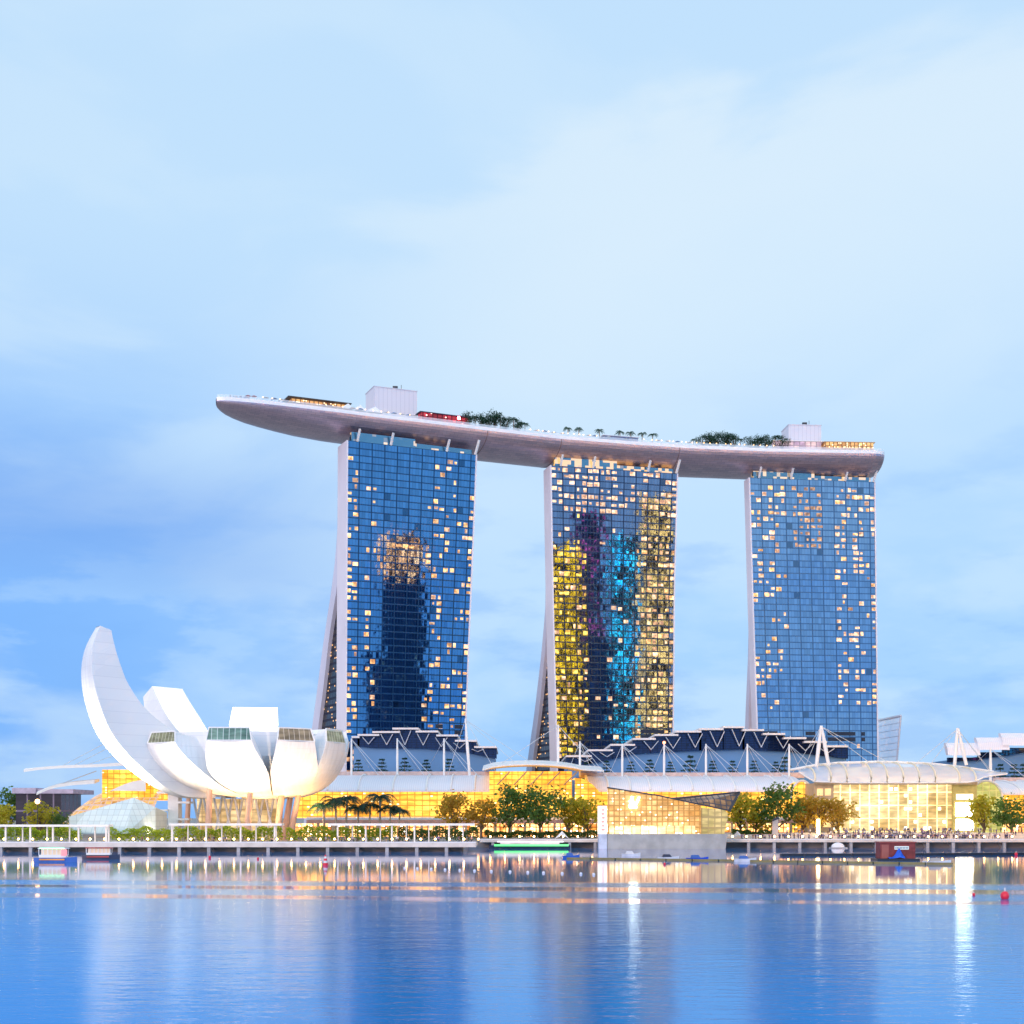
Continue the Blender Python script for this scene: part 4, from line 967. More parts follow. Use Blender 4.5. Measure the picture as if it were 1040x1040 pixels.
for px in (824, 842, 862, 881, 901, 919, 936, 953, 970, 987):
    i = int(round((px - 811) / 212 * N_)); m = MB(); m.tube([p + Vector((0, -.15, .12)) for p in secs[i]], .34, 6); m.build('canopy_rib', M_plain('cream_rib', (.80, .70, .52), .5, 0, .03), ep)
m = MB(); m.box(X(840, Y0 + 15), X(985, Y0 + 15), Y0 + 14, Y0 + 14.5, Z(794, Y0 + 15), Z(779, Y0 + 15)); m.build('back_wall', M_glow('upper_gallery', 9, 4, (.55, .45, .50), (1, .84, .50), .35, .8, (.6, .55, .55), .03, .05, .08), ep)
# arched glass ends beside it
for (pa, pb, lab, mt) in ((803, 826, 'small cream arched glass gable left of the bright entrance hall', gold2), (985, 1018, 'greenish-yellow arched glass gable right of the bright entrance hall', M_glow('green_arch_glazing', 2.4, 2.4, (.52, .58, .10), (.95, .85, .28), .5, .95, (.7, .66, .3), .06, .07, .1))):
    Y = 512; ag = thing('arched_gable', lab, 'glass gable', (X((pa + pb) / 2, Y), Y, GZ)); zc = Z(812, Y); rx = (X(pb, Y) - X(pa, Y)) / 2; xc = (X(pa, Y) + X(pb, Y)) / 2; rz = Z(793.5, Y) - zc
    arc = [(xc + rx * math.cos(R(a)), zc + rz * math.sin(R(a))) for a in range(0, 181, 12)]
    m = MB(); m.prism([(xc - rx, GZ), (xc + rx, GZ)] + arc, Y, Y + 12); m.build('glazed_wall', mt, ag)
    m = MB(); m.tube([(x, Y - .2, z + .2) for x, z in arc], .45, 6); m.build('arch_rim', white, ag)
# ------------------------------------------------------------------ crystal pavilion standing in the water
cp = thing('crystal_pavilion', 'gold-lit faceted glass pavilion rising from the water', 'pavilion', (X(675, 432), 432, 0))
lvg = M_glow('crystal_gold_glazing', 1.65, 1.65, (.98, .42, .07), (1, .66, .28), .70, 1.35, (.45, .22, .06), .13, .11, .09, (1, .90, .62), 1.4, .94, .22)
lvb = M_glow('crystal_shop_band', 2.6, 3.6, (1, .55, .12), (1, .88, .55), .9, 2.2, (.5, .25, .08), .05, .05, .3, (1, .95, .8), 2.0, .8, .2)
Y = 430; zb = Z(847, Y)
fr = [(617, 847), (712, 847), (712, 818), (665, 807.7), (617, 800)]
A_ = [P(p, y, Y + (p - 617) * .02) for p, y in fr]
m = MB(); q2 = [a + Vector((1.5, 16, -2)) for a in A_]
m.face(A_); 
for i in range(5):
    j = (i + 1) % 5; m.face([A_[j], A_[i], q2[i], q2[j]])
m.build('glass_body', lvg, cp)
m = MB(); a, b = P(619, 846.8, Y - .1), P(706, 846.8, Y - .1); m.box(a.x, b.x, Y - .15, Y - .03, a.z, Z(838.6, Y)); m.build('shop_band', lvb, cp)
m = MB(); m.prism([(X(711.5, Y), zb), (X(737, Y), zb), (X(741, Y), Z(826, Y)), (X(736, Y), Z(822, Y)), (X(711.5, Y), Z(820, Y))], Y + 2.5, Y + 14); m.build('side_wing', M_glow('side_wing_glazing', 2.0, 3.2, (.62, .50, .12), (1, .74, .36), .45, 1.0, (.4, .3, .14), .08, .08, .1), cp)
m = MB(); q = [P(684, 811.5, Y + 10), P(705, 817, Y + 8), P(741, 822.5, Y + 8), P(751, 805, Y + 14), P(716, 808.5, Y + 18)]
q = q; bk = [p + Vector((0, 8, .5)) for p in q]; m.face(q)
for i in range(5):
    j = (i + 1) % 5; m.face([q[j], q[i], bk[i], bk[j]])
m.build('roof_prism', M_glow('dark_prism_glazing', 1.8, 1.8, (.20, .13, .10), (.85, .48, .22), .2, .6, (.05, .06, .09), .09, .09, .2, femit=.05), cp)
m = MB(); m.bar(P(684, 811.3, Y + 9.8), P(751, 804.6, Y + 13.8), .7, .5); m.bar(P(751, 804.6, Y + 13.8), P(741, 822.6, Y + 7.8), .7, .5); m.bar(P(664, 807, Y - .1), P(742, 823.5, Y + 1.5), .5, .4); m.bar(P(616.6, 799.8, Y - .1), P(665, 807.4, Y - .1), .5, .4); m.build('roof_edge', dark, cp)
base_m = M_glow('stone_plinth', 3.4, 2.4, (.3, .3, .3), (.3, .3, .3), 0, 0, (.22, .22, .23), .01, .01)
plm = M_plain('plinth_stone', (.40, .40, .38), .6, 0, .15, .3)
m = MB(); m.prism([(X(616.5, Y), -1.5), (X(736, Y), -1.5), (X(738.5, Y), zb - .004), (X(616.5, Y), zb - .004)], Y - .6, Y + 18); m.build('plinth', plm, cp)
m = MB(); m.box(X(608.2, Y), X(616.2, Y), Y - 1, Y + 6, zb, Z(818.5, Y)); pn = m.build('sign_panel', M_emit('sign_white', (1, .92, .82), 1.2), cp)
m = MB()
for k in range(6):
    zz = zb + 1.0 + k * 1.2; m.box(X(610.5, Y) + (.2 if k % 2 else 0), X(614, Y) - (.2 if k % 3 else 0), Y - 1.06, Y - 1.003, zz, zz + .62)
m.build('sign_mark', M_emit('sign_red', (.85, .22, .16), .8), pn)
m = MB(); m.box(X(608.2, Y), X(616.2, Y), Y - 1, Y + 6, -1.5, zb - .004); m.build('sign_base', M_plain('pale_base', (.55, .60, .70), .5), cp)
# the white interlocked letter mark on the glass
def stroke(m, pts, w):
    for a, b in zip(pts, pts[1:]):
        a, b = Vector(a), Vector(b); d = (b - a); L = d.length; d /= L; nn = Vector((-d.y, d.x)) * w / 2; q = [a - nn - d * w * .2, b - nn + d * w * .2, b + nn + d * w * .2, a + nn - d * w * .2]
        m.prism([(p.x, p.y) for p in q], Y - .42, Y - .12)
m = MB(); ox, oz = X(638.5, Y), Z(821, Y)
stroke(m, [(ox + 1.0, oz + 3.5), (ox + .35, oz + .35), (ox + 2.3, oz + .35)], .62); m.box(ox + .75, ox + 1.5, Y - .43, Y - .11, oz + 3.35, oz + 3.6)
m2 = MB(); stroke(m, [(ox + .9, oz + 2.9), (ox + 1.9, oz + .5), (ox + 3.2, oz + 3.4)], .5); m.build('letter_mark', M_emit('mark_white', (1, .96, .84), 16), cp)
# ------------------------------------------------------------------ masts and cable stays
def mast(label, px, ytop, ybot, Y, stays, kind='pole', tipred=False, legs=None, r=.42):
    root = thing('stay_mast', label, 'mast', (X(px, Y), Y, Z(ybot, Y)), 'white masts with cable stays')
    top_ = P(px, ytop, Y)
    if legs is None:
        m = MB(); m.tube([P(px, ybot, Y), P(px, (ytop + ybot) / 2, Y), top_], [r, r * 1.15, r * .7], 8); m.build('pole', white, root)
    else:
        for l in legs:
            m = MB(); m.tube([P(l, ybot, Y), (P(l, ybot, Y) + top_) / 2, top_ + Vector(((l - px) * .02, 0, 0))], [r, r * 1.25, r * .6], 8); m.build('leg', white, root)
    if tipred:
        m = MB(); m.ball(top_ + Vector((0, 0, .5)), .6); m.build('warning_light', M_emit('warning_red', (1, .22, .08), 6), root)
    for s in stays:
        m = MB(); m.tube([top_ + Vector((0, 0, -.3)), P(*s)], .10, 4, cap=False); m.build('stay_cable', cable_m, root)
for i, px in enumerate((357, 403.5, 451)):
    mast('%s slender white mast from the left before the left stepped hall' % ORD[i], px, 750, 788, 556, [(px + 33, 795, 545), (px + 47, 801, 535), (px - 20, 787, 575), (px + 22, 786, 575)] if i != 1 else [(px + 33, 795, 545), (px + 47, 801, 535), (px + 24, 786, 575)])
mast('tall leaning white mast at the right end of the left stepped hall', 472.5, 730, 788, 550, [(545, 778, 525), (527, 778, 525), (505, 786, 540), (455, 787, 555)], legs=(477,), r=.5)
mast('tall thin white mast before the foot of the middle hotel tower', 567, 736, 778, 530, [(505, 778, 525), (610, 784, 530)])
for i, px in enumerate((589, 632, 674.5, 717, 759, 801.5)):
    mast('%s white mast from the left before the wide middle stepped hall' % ORD[i] if px != 674.5 else 'white mast with a red light on its tip before the middle stepped hall', px, 755.5 if px != 589 else 753, 789, 556, [(px + 32, 795, 545), (px + 55, 803, 533), (px + 14, 788, 560), (px - 14, 788, 560)], tipred=px == 674.5)
mast('white A-frame mast at the left end of the curved glass canopy', 834, 737, 779, 510, [(885, 776, 512), (905, 776, 512), (815, 786, 505), (800, 793, 520)], legs=(829, 842), r=.6)
mast('white A-frame mast at the right end of the curved glass canopy', 972.5, 739.5, 777, 510, [(930, 775.5, 512), (945, 776, 512), (1005, 783, 512), (1012, 790, 520)], legs=(969.5, 981.5), r=.6)
mast('white mast before the white-roofed hall at the right edge', 1006, 760, 795, 550, [(1032, 778, 560), (1042, 790, 548), (1018, 772, 590), (990, 776, 590)], r=.55)
# glass sail beyond the right tower
gs = thing('glass_sail', 'pale lattice glass sail rising behind the foot of the rightmost tower', 'glass canopy', (X(903, 790), 790, GZ))
q = [P(889, 795, 790), P(909, 795, 790), P(915, 727, 790), P(889, 732, 790)]; m = MB(); secs = []
for i in range(11):
    t = i / 10; a = q[0] + (q[3] - q[0]) * t; b = q[1] + (q[2] - q[1]) * t; secs.append([a + (b - a) * s + Vector((0, 6 * math.sin(math.pi * s), 0)) for s in (0, .25, .5, .75, 1)])
m.loft(secs, smooth=True); m.build('glass_skin', M_glass('sail_glass', (.70, .74, .90), .55, .2), gs)
m = MB()
for s in secs: m.tube(s, .16, 4)
m.tube([s[-1] for s in secs], .55, 6); m.tube(secs[-1], .8, 6); m.build('sail_frame', pale, gs)
# rooftop garden trees on the terraces
g1 = (364, 388, 411, 433, 456)
for i, p in enumerate(g1): plant('kc%d' % (i % 3), KC[i % 3], p, 0, 566, 15 + (i * 7 % 3), '%s dark tiered tree from the left on the terrace before the left stepped hall' % ORD[i], 'tiered trees on the roof terrace', zb=Z(786.5, 566))
g2 = (595, 616, 641, 660, 681, 701, 724, 744, 766, 788, 797)
for i, p in enumerate(g2): plant('kc%d' % (i % 3), KC[i % 3], p, 0, 564, (13, 15, 14, 16, 14, 20, 15, 15, 15, 14, 19)[i], '%s dark tiered tree from the left on the terrace before the middle stepped hall' % ORD[i], 'tiered trees on the roof terrace', zb=Z(787.5, 564))
g3 = (1016, 1030, 1039)
for i, p in enumerate(g3): plant('kc%d' % (i % 3), KC[i % 3], p, 0, 566, 17, '%s dark tiered tree from the left before the white-roofed hall at the right edge' % ORD[i], 'tiered trees on the roof terrace', zb=Z(793, 566))
for (a, b, yb, lab) in ((335, 505, 786.5, 'planted terrace ledge before the left stepped hall'), (588, 815, 787.5, 'planted terrace ledge before the middle stepped hall'), (1005, 1100, 792.5, 'planted terrace ledge before the right stepped hall')):
    t = thing('roof_terrace', lab, 'terrace', (X((a + b) / 2, 560), 560, GZ)); m = MB(); m.box(X(a, 560), X(b, 560), 556.5, 585, GZ, Z(yb, 564)); m.build('terrace_block', bluewall, t)
    m = MB(); m.box(X(a, 560), X(b, 560), 556.2, 556.45, Z(yb, 564) - 1.2, Z(yb, 564) + .9); m.build('parapet', M_plain('terrace_parapet', (.55, .42, .40), .6), t)
# ------------------------------------------------------------------ left end of the shore
gh = thing('ribbed_glasshouse', 'gold-lit ribbed dome with two long white wing canopies left of the lotus building', 'arcade', (X(105, 500), 500, GZ))
Y = 500; secs = []
for i in range(15):
    t = i / 14; px = 60 + 92 * t; zt = Z(829 - (829 - 797) * math.sin(math.pi / 2 * min(1, .12 + t * 1.9)) ** .8, Y); secs.append([Vector((X(px, Y) + 2.5 * k / 7, Y + 26 * (1 - math.cos(k / 7 * 1.57)), GZ + (zt - GZ) * math.sin(.15 + k / 7 * 1.42))) for k in range(8)])
m = MB(); m.loft(secs, smooth=True); m.build('ribbed_roof', M_glow('ribbed_gold', 2.2, 2.0, (.85, .38, .06), (1, .62, .20), .6, 1.2, (.60, .52, .55), .10, .13, .08, femit=.2), gh)
m = MB(); m.box(X(97, Y), X(150, Y), Y + 8, Y + 30, Z(812, Y), Z(781, Y)); m.build('upper_block', gold2, gh)
def wing(pts, w0, w1, dY, lab_):
    secs = []
    for i, (px, py) in enumerate(pts):
        t = i / (len(pts) - 1); w = w0 + (w1 - w0) * t; a = P(px, py, Y - 6 + 4 * t); secs.append([a + Vector((0, 0, -.35 - .6 * t)), a + Vector((0, 0, .35)), a + Vector((0, w, .9)), a + Vector((0, w, .0))])
    m = MB(); m.loft(secs, closed=True, smooth=False, caps=True); m.build('wing_canopy', white, gh)
wing([(24, 783), (40, 780.5), (60, 778.6), (97, 777.2), (126, 775.2), (152, 776)], 1.2, 20, 0, '')
wing([(37, 806.5), (47, 801.5), (57, 798), (72, 795.4), (96, 793.2)], 1.0, 6, 0, '')
m = MB(); secs = [[P(112 + 36 * t, 803 - 11 * math.sin(1.57 * t) + k * .6, Y - 3 + k * 3) for k in range(4)] for t in [j / 8 for j in range(9)]]; m.loft(secs, smooth=True); q = [s[0] for s in secs]; m.face(q + [P(148, 803.5, Y - 3)]); m.build('shell_canopy', white, gh)
for a, b in (((62, 778.5), (112, 752)), ((75, 777.5), (115, 757)), ((60, 797), (98, 783)), ((88, 777), (120, 766))):
    m = MB(); m.tube([P(*a, Y - 3), P(*b, Y + 8)], .12, 4); m.build('stay_cable', cable_m, gh)
def M_pale():
    t = NT('pale_glass_panels'); uv, fl, fu, fv = cells(t, 1.7, 1.7); wn = t.n('ShaderNodeTexWhiteNoise', noise_dimensions='2D'); t.l(fl, wn.inputs['Vector'])
    e = t.math('MULTIPLY', t.math('MAXIMUM', edge(t, fu, .04), edge(t, fv, .04)), .8)
    t.setb('Base Color', t.mix(e, t.mix(wn.outputs['Value'], (.56, .66, .66), (.66, .74, .72)), (.42, .48, .48))); t.setb('Roughness', .22); return t.m
fp_ = thing('faceted_glass_pavilion', 'pale grey-green faceted glass pavilion at the foot of the lotus building', 'pavilion', (X(115, 412), 412, GZ))
Y = 410; P_ = lambda px, py, dy=0: P(px, py, Y + dy)
m = MB(); bl, br, mb_ = P_(70, 846.5), P_(158, 846.5, 4), P_(128, 846.5, -5); tl, t2, ap, tr = P_(70, 829.5), P_(88, 824, 2), P_(136, 810, 4), P_(158, 820, 6); t2b = P_(92, 846.5, -2)
bk = Vector((0, 14, -1.5))
m.face([bl, t2b, t2, tl]); m.face([t2b, mb_, ap, t2]); m.face([mb_, br, tr, ap]); m.face([tl, t2, t2 + bk, tl + bk]); m.face([t2, ap, ap + bk, t2 + bk]); m.face([ap, tr, tr + bk, ap + bk]); m.face([br, br + bk, tr + bk, tr]); m.face([bl + bk, bl, tl, tl + bk])
m.build('glass_skin', M_pale(), fp_)
db = thing('dark_glass_building', 'low dark-glazed building with a flat lilac roof at the left edge', 'building', (X(40, 540), 540, GZ))
Y = 540; m = MB(); m.box(X(16, Y), X(62, Y), Y, Y + 25, GZ, Z(806, Y)); m.build('glazed_wall', M_glow('dark_violet_glazing', 5, 12, (.02, .015, .05), (.05, .04, .09), .2, .5, (.20, .17, .25), .06, .03, .1), db)
m = MB(); m.box(X(14, Y), X(38, Y), Y - 2, Y + 26, Z(806, Y) + .01, Z(800.3, Y)); m.box(X(38, Y), X(75, Y), Y - 1, Y + 26, Z(806, Y) + .01, Z(801.5, Y)); m.build('roof', M_plain('lilac_roof', (.42, .38, .52), .6), db)
# ------------------------------------------------------------------ promenade canopies, hedges
def pergola(label, a, b, posts, Y=399, yt=836.3):
    r = thing('promenade_canopy', label, 'canopy', (X((a + b) / 2, Y), Y, GZ), 'white canopies along the promenade'); zt = Z(yt, Y)
    m = MB(); m.box(X(a, Y), X(b, Y), Y - 1.5, Y + 3.0, zt - .6, zt); m.build('roof', white, r)
    for p in posts:
        m = MB(); m.box(X(p, Y) - .22, X(p, Y) + .22, Y - .4, Y + .2, GZ + .05, zt - .604); m.build('post', white, r)
        m = MB(); m.box(X(p + 14, Y) - .16, X(p + 14, Y) + .16, Y + 2.2, Y + 2.7, GZ + .05, zt - .604) if p + 14 < b else m.box(X(p, Y) - .2, X(p, Y) + .2, Y + 2.2, Y + 2.7, GZ + .05, zt - .604); m.build('post', white, r)
pergola('long white flat canopy on posts at the left edge of the promenade', -40, 112, (-20, 6, 31, 54, 80, 108), yt=837.5)
pergola('white flat canopy on posts in front of the lotus building', 173, 287, (175, 209.5, 244.5, 279))
pergola('white flat canopy on posts in front of the dark palms', 334, 482, (343, 371.5, 398, 421, 456))
def hedge(label, a, b, yt, yb, Y, seed, lm=None, dep=3.0):
    rnd = random.Random(seed); m = MB(); x0, x1 = X(a, Y), X(b, Y); z0, z1 = GZ, Z(yt, Y); n = int((x1 - x0) * 110)
    for i in range(n):
        x = rnd.uniform(x0, x1); k = .80 + .20 * math.sin(x * .9 + seed) * math.sin(x * .37 + 1.3 * seed); z = z0 + .2 + (z1 - z0) * k * rnd.random() ** .6; leafquad(m, Vector((x, Y + rnd.uniform(0, dep), z)), rnd.uniform(.22, .45), rnd)
    o = m.build('hedge', lm or leaf_hedge, None, ((x0 + x1) / 2, Y, GZ)); tag(o, label, 'hedge', 'clipped hedges along the promenade')
hedge('bright green hedge under the left-edge canopy', -35, 80, 838.5, 853, 405, 1)
hedge('green hedge between the faceted glass pavilion and the stair tower', 110, 172, 839, 853, 405, 2)
hedge('green hedge below the columns of the lotus building', 176, 286, 838.5, 853, 405, 3)
hedge('yellowish hedge at the foot of the dark palms', 290, 402, 838, 853, 406, 4)
hedge('dark green hedge right of the dark palms', 404, 486, 839.5, 853, 407, 5, leaf_mid)
hedge('thin olive hedge at the shop fronts left of the crystal pavilion', 492, 607, 843.5, 847, 470, 6, leaf_mid)
hedge('thin olive hedge at the shop fronts right of the crystal pavilion', 744, 786, 842, 847, 470, 7, leaf_mid)
# ------------------------------------------------------------------ trees on the shore
for i, (p, hh) in enumerate(((329, 47), (341, 50), (351, 48), (363, 44), (375, 44), (386, 50), (396, 44), (405, 38))):
    plant('kp%d' % (i % 3), KP[i % 3], p, 0, 412, hh, '%s from the left in the row of dark palms right of the lotus building' % ORD[i], 'dark palms by the arcade', zb=GZ)
for key, K, i, p, hh, Y, lab, grp in (
    ('ko', KO, 0, 462, 42, 480, 'thin-leaved brownish tree before the left arcade', 'trees along the shore'), ('ko', KO, 1, 489, 37, 478, 'low dark brown tree left of the two big green trees', 'trees along the shore'),
    ('kb', KB, 0, 517, 52, 476, 'big rounded green tree, left one of the pair before the atrium', 'trees along the shore'), ('kb', KB, 1, 549, 54, 474, 'big rounded green tree, right one of the pair before the atrium', 'trees along the shore'),
    ('kg', KG, 0, 577, 40, 478, 'yellow-green small tree right of the two big green trees', 'trees along the shore'), ('kg', KG, 1, 597, 41, 476, 'yellow-green small tree just left of the crystal pavilion', 'trees along the shore'),
    ('kg', KG, 0, 752, 44, 478, 'yellow-green small tree just right of the crystal pavilion', 'trees along the shore'), ('kg', KG, 1, 768, 42, 480, 'second yellow-green small tree right of the crystal pavilion', 'trees along the shore'),
    ('kb', KB, 0, 790, 53, 476, 'rounded green tree left of the entrance hall', 'trees along the shore'), ('ko', KO, 1, 815, 40, 478, 'olive tree against the left wall of the entrance hall', 'trees along the shore'),
    ('ko', KO, 0, 832, 39, 474, 'spreading olive tree before the left wing of the entrance hall', 'trees along the shore'), ('ko', KO, 1, 851, 38, 474, 'spreading olive tree before the entrance hall glass', 'trees along the shore'),
    ('kg', KG, 0, 1000, 42, 478, 'sparse yellow-green tree before the greenish arched gable', 'trees along the shore'), ('kb', KB, 1, 1027, 43, 476, 'dark green tree at the right edge before the grey barrel roof', 'trees along the shore'),
    ('kg', KG, 1, 40, 38, 470, 'golden lamp-lit tree before the dark-glazed building', 'trees at the left edge'), ('kb', KB, 1, 61, 27, 468, 'small dark green tree between golden tree and faceted pavilion', 'trees at the left edge'),
    ('kg', KG, 0, 6, 34, 450, 'golden lamp-lit tree at the very left edge', 'trees at the left edge'), ('kb', KB, 0, 10, 46, 560, 'dark tree behind the golden tree at the left edge', 'trees at the left edge')):
    plant(key + str(i), K[i], p, 0, Y, hh, lab, grp, zb=GZ)
# ------------------------------------------------------------------ lamps along the quay
warm_lamp = M_emit('lamp_globe', (1, .50, .15), 30)
lampP = thing('quay_lamp', '', 'lamp', (0, 0, 0))
m = MB(); m.tube([(0, 0, 0), (0, 0, .75)], [.10, .07], 6); m.build('post', dark, lampP); m = MB(); m.ball((0, 0, .96), .27, seg=8, rings=5); m.build('lamp_globe', warm_lamp, lampP)
first = True
for (p0, p1, st_, Y, lab, grp) in ((4, 488, 14.6, 391.5, 'small warm globe lamp on the left stretch of quay edge', 'globe lamps on the left quay'), (498, 606, 14.8, 443.5, 'small warm globe lamp on the quay left of the crystal pavilion', 'globe lamps left of the crystal pavilion'), (744, 1040, 14.2, 443.5, 'small warm globe lamp on the quay before the crowd', 'globe lamps on the right quay')):
    p = p0
    while p < p1:
        loc = (X(p, Y), Y, GZ + .05)
        if first: lampP.location = loc; lampP['label'] = lab; lampP['group'] = grp; first = False
        else: copy_tree(lampP, loc, 0, 1, lab, grp)
        p += st_
lp = thing('light_column', 'tall glowing white-orange light column before the olive tree', 'light column', (X(831, 470), 470, GZ))
m = MB(); m.box(X(829.6, 470), X(832.4, 470), 469.6, 470.4, GZ + .4, Z(832, 470)); m.build('glowing_shaft', M_emit('shaft_white', (1, .74, .36), 16), lp); m = MB(); m.box(X(829, 470), X(833, 470), 469.3, 470.7, GZ, GZ + .399); m.build('base', dark, lp)
sl_ = thing('street_lamp', 'lit street lamp among the golden tree at the left', 'street lamp', (X(38, 462), 462, GZ))
m = MB(); m.tube([(X(38, 462), 462, GZ), (X(38, 462), 462, Z(815, 462))], [.14, .09], 6); m.build('post', dark, sl_); m = MB(); m.ball((X(38, 462), 462, Z(814, 462)), .8); m.build('lamp_globe', M_emit('street_orange', (1, .55, .2), 10), sl_)
py = thing('signboard_pylon', 'tall dark grey signboard slab with a slanted black cap on the quay edge', 'signboard', (X(787, 446), 446, GZ))
Y = 446; m = MB(); m.prism([(X(784.3, Y), GZ), (X(790, Y), GZ), (X(790.6, Y), Z(831.8, Y)), (X(785, Y), Z(834.2, Y))], Y, Y + 1); m.build('slab', conc_grey, py)
m = MB(); m.prism([(X(784.8, Y), Z(834.2, Y) + .01), (X(790.7, Y), Z(831.8, Y) + .01), (X(791, Y), Z(829.4, Y)), (X(784.8, Y), Z(832.4, Y))], Y - .1, Y + 1.1); m.build('cap', dark, py)
for i, (p, Y, w, lab) in enumerate(((571, 447, 7, 'white A-shaped shade tent on the quay left of the crystal pavilion'), (750, 450, 6, 'pale A-shaped shade tent on the quay right of the crystal pavilion'))):
    t = thing('shade_tent', lab, 'tent', (X(p, Y), Y, GZ)); z1 = Z(844, Y); m = MB(); a, b = X(p - w, Y), X(p + w, Y); c = X(p, Y); y1 = Y + 4
    m.face([(a, Y, z1 - 2.4), (c, Y + 2, z1), (a, y1, z1 - 2.4)]); m.face([(c, Y + 2, z1), (b, Y, z1 - 2.4), (b, y1, z1 - 2.4)]); m.face([(a, Y, z1 - 2.4), (c, Y, z1 - 1.2), (b, Y, z1 - 2.4), (c, Y + 2, z1)][::1]); m.build('canvas_roof', tentm, t)
    for q in (a, b):
        m = MB(); m.tube([(q, Y, GZ), (q, Y, z1 - 2.42)], .08, 6); m.build('post', white, t)
# ------------------------------------------------------------------ boats, pontoons, buoys
def WY(py): return H * F / (py - HZ)
def boat(label, px, py, L, hull_c, stripe_c, cab_h, roof_c, glow=None, canopy=None):
    Y = WY(py); cx = X(px, Y); r = thing('ferry_boat', label, 'boat', (cx, Y, 0)); m = MB(); secs = []
    for i in range(15):
        t = -1 + 2 * i / 14; w = L * .13 * (1 - max(0, t) ** 2.6) * (1 - .25 * max(0, -t) ** 3); x = cx + t * L / 2; sh = .25 * max(0, t) ** 2 * L * .08
        w = max(w, .05); secs.append([Vector((x, Y - w, .95 + sh)), Vector((x, Y - w * .8, -.3)), Vector((x, Y + w * .8, -.3)), Vector((x, Y + w, .95 + sh))])
    m.loft(secs, closed=True, smooth=False, caps=True); m.build('hull', hull_c, r)
    m = MB(); m.box(cx - L * .36, cx + L * .24, Y - L * .135, Y - L * .125, .42, .72); m.build('hull_stripe', stripe_c, r)
    m = MB(); a, b = cx - L * .38, cx + L * .26; m.box(a, b, Y - L * .10, Y + L * .10, .96, .96 + cab_h * .32); 
    for k in range(7): x = a + (b - a) * k / 6; m.box(x - .07, x + .07, Y - L * .10, Y - L * .10 + .14, .96 + cab_h * .32, .96 + cab_h); m.box(x - .07, x + .07, Y + L * .10 - .14, Y + L * .10, .96 + cab_h * .32, .96 + cab_h)
    m.build('cabin', white, r)
    m = MB(); m.prism([(a - .3, .964 + cab_h), (b + .4, .964 + cab_h), (b + .1, 1.2 + cab_h), (a, 1.2 + cab_h)], Y - L * .12, Y + L * .12); m.build('roof', roof_c, r)
    if glow:
        m = MB(); m.box(a + .2, b - .2, Y - L * .1205, Y - L * .1202 - .05, .964 + cab_h, 1.12 + cab_h); m.build('light_strip', glow, r)
    m = MB(); m.box(a + .4, b - .4, Y - .4, Y + .4, .96 + cab_h * .2, .9 + cab_h); m.build('interior_light', M_emit('cabin_light', (1, .7, .45), .5), r)
    return r
hull_blue = M_plain('boat_blue', (.05, .14, .45), .4); hull_red = M_plain('boat_red', (.40, .04, .04), .4); hull_white = M_plain('boat_white', (.7, .7, .72), .4); hull_or = M_plain('boat_orange', (.8, .32, .05), .5); hull_dark = M_plain('boat_dark', (.03, .04, .08), .4)
b1 = boat('white and blue river boat with orange waterline and green-lit roof at far left', 57, 875.5, 9.0, hull_blue, hull_or, 1.9, hull_white, M_emit('boat_green_light', (.25, 1, .45), 4))
m = MB(); Yb = WY(875.5); m.box(X(64, Yb), X(70, Yb), Yb - 1.3, Yb - 1.24, 1.4, 2.7); m.build('red_banner', M_emit('banner_red', (.9, .1, .12), .8), b1)
boat('dark boat with a red roof passing before the faceted pavilion', 103, 872.5, 8.5, hull_dark, hull_red, 1.5, hull_red)
Yf = YR - 7; fb = thing('tour_ferry', 'long low ferry edged with bright green light, moored left of the crystal pavilion', 'ferry', (X(538, Yf), Yf, 0))
m = MB(); secs = []
for i in range(17):
    t = -1 + 2 * i / 16; w = 2.6 * (1 - abs(t) ** 4) + .05; x = X(538, Yf) + t * 12.5; secs.append([Vector((x, Yf - w, 1.0)), Vector((x, Yf - w * .85, -.3)), Vector((x, Yf + w * .85, -.3)), Vector((x, Yf + w, 1.0))])
m.loft(secs, closed=True, smooth=False, caps=True); m.build('hull', hull_dark, fb)
m = MB(); m.box(X(502, Yf), X(577, Yf), Yf - 2.9, Yf - 2.62, .75, 1.35); m.build('green_light_strip', M_emit('strip_green', (.02, .85, .08), 1.6), fb)
m = MB(); m.box(X(508, Yf), X(568, Yf), Yf - 2.0, Yf + 2.0, 1.004, 1.9); m.build('cabin', M_emit('cabin_pink', (.85, .45, .70), .55, .4, .3), fb)
m = MB(); m.box(X(505, Yf), X(572, Yf), Yf - 2.3, Yf + 2.3, 1.904, 2.3); m.build('roof', M_emit('roof_white_light', (1, .86, .98), 1.0), fb)
olive = M_plain('pontoon_olive', (.20, .17, .07), .7); dkp = M_plain('boom_black', (.015, .02, .035), .4)
def boom(label, p0, p1, y0, y1, mt, h, w, seg):
    a = Vector((X(p0, WY(y0)), WY(y0), 0)); b = Vector((X(p1, WY(y1)), WY(y1), 0)); r = thing('floating_boom', label, 'floating boom', (a + b) / 2); n = max(2, int((b - a).length / seg)); d = (b - a) / n
    for i in range(n):
        m = MB(); q0 = a + d * (i + .03); q1 = a + d * (i + .97); m.bar(q0 + Vector((0, 0, h / 2 - .15)), q1 + Vector((0, 0, h / 2 - .15)), w, h); m.build('float', mt, r)
    return r
boom('long black floating boom at the right, passing the red hut', 792, 1075, 869.5, 868.2, dkp, .75, 1.2, 6)
boom('olive-edged floating boom in front of the crystal pavilion', 576, 758, 872.5, 875, olive, .55, 1.4, 6)
boom('olive floating boom nearest the camera at the right', 762, 968, 875.5, 878.5, olive, .6, 1.5, 5)
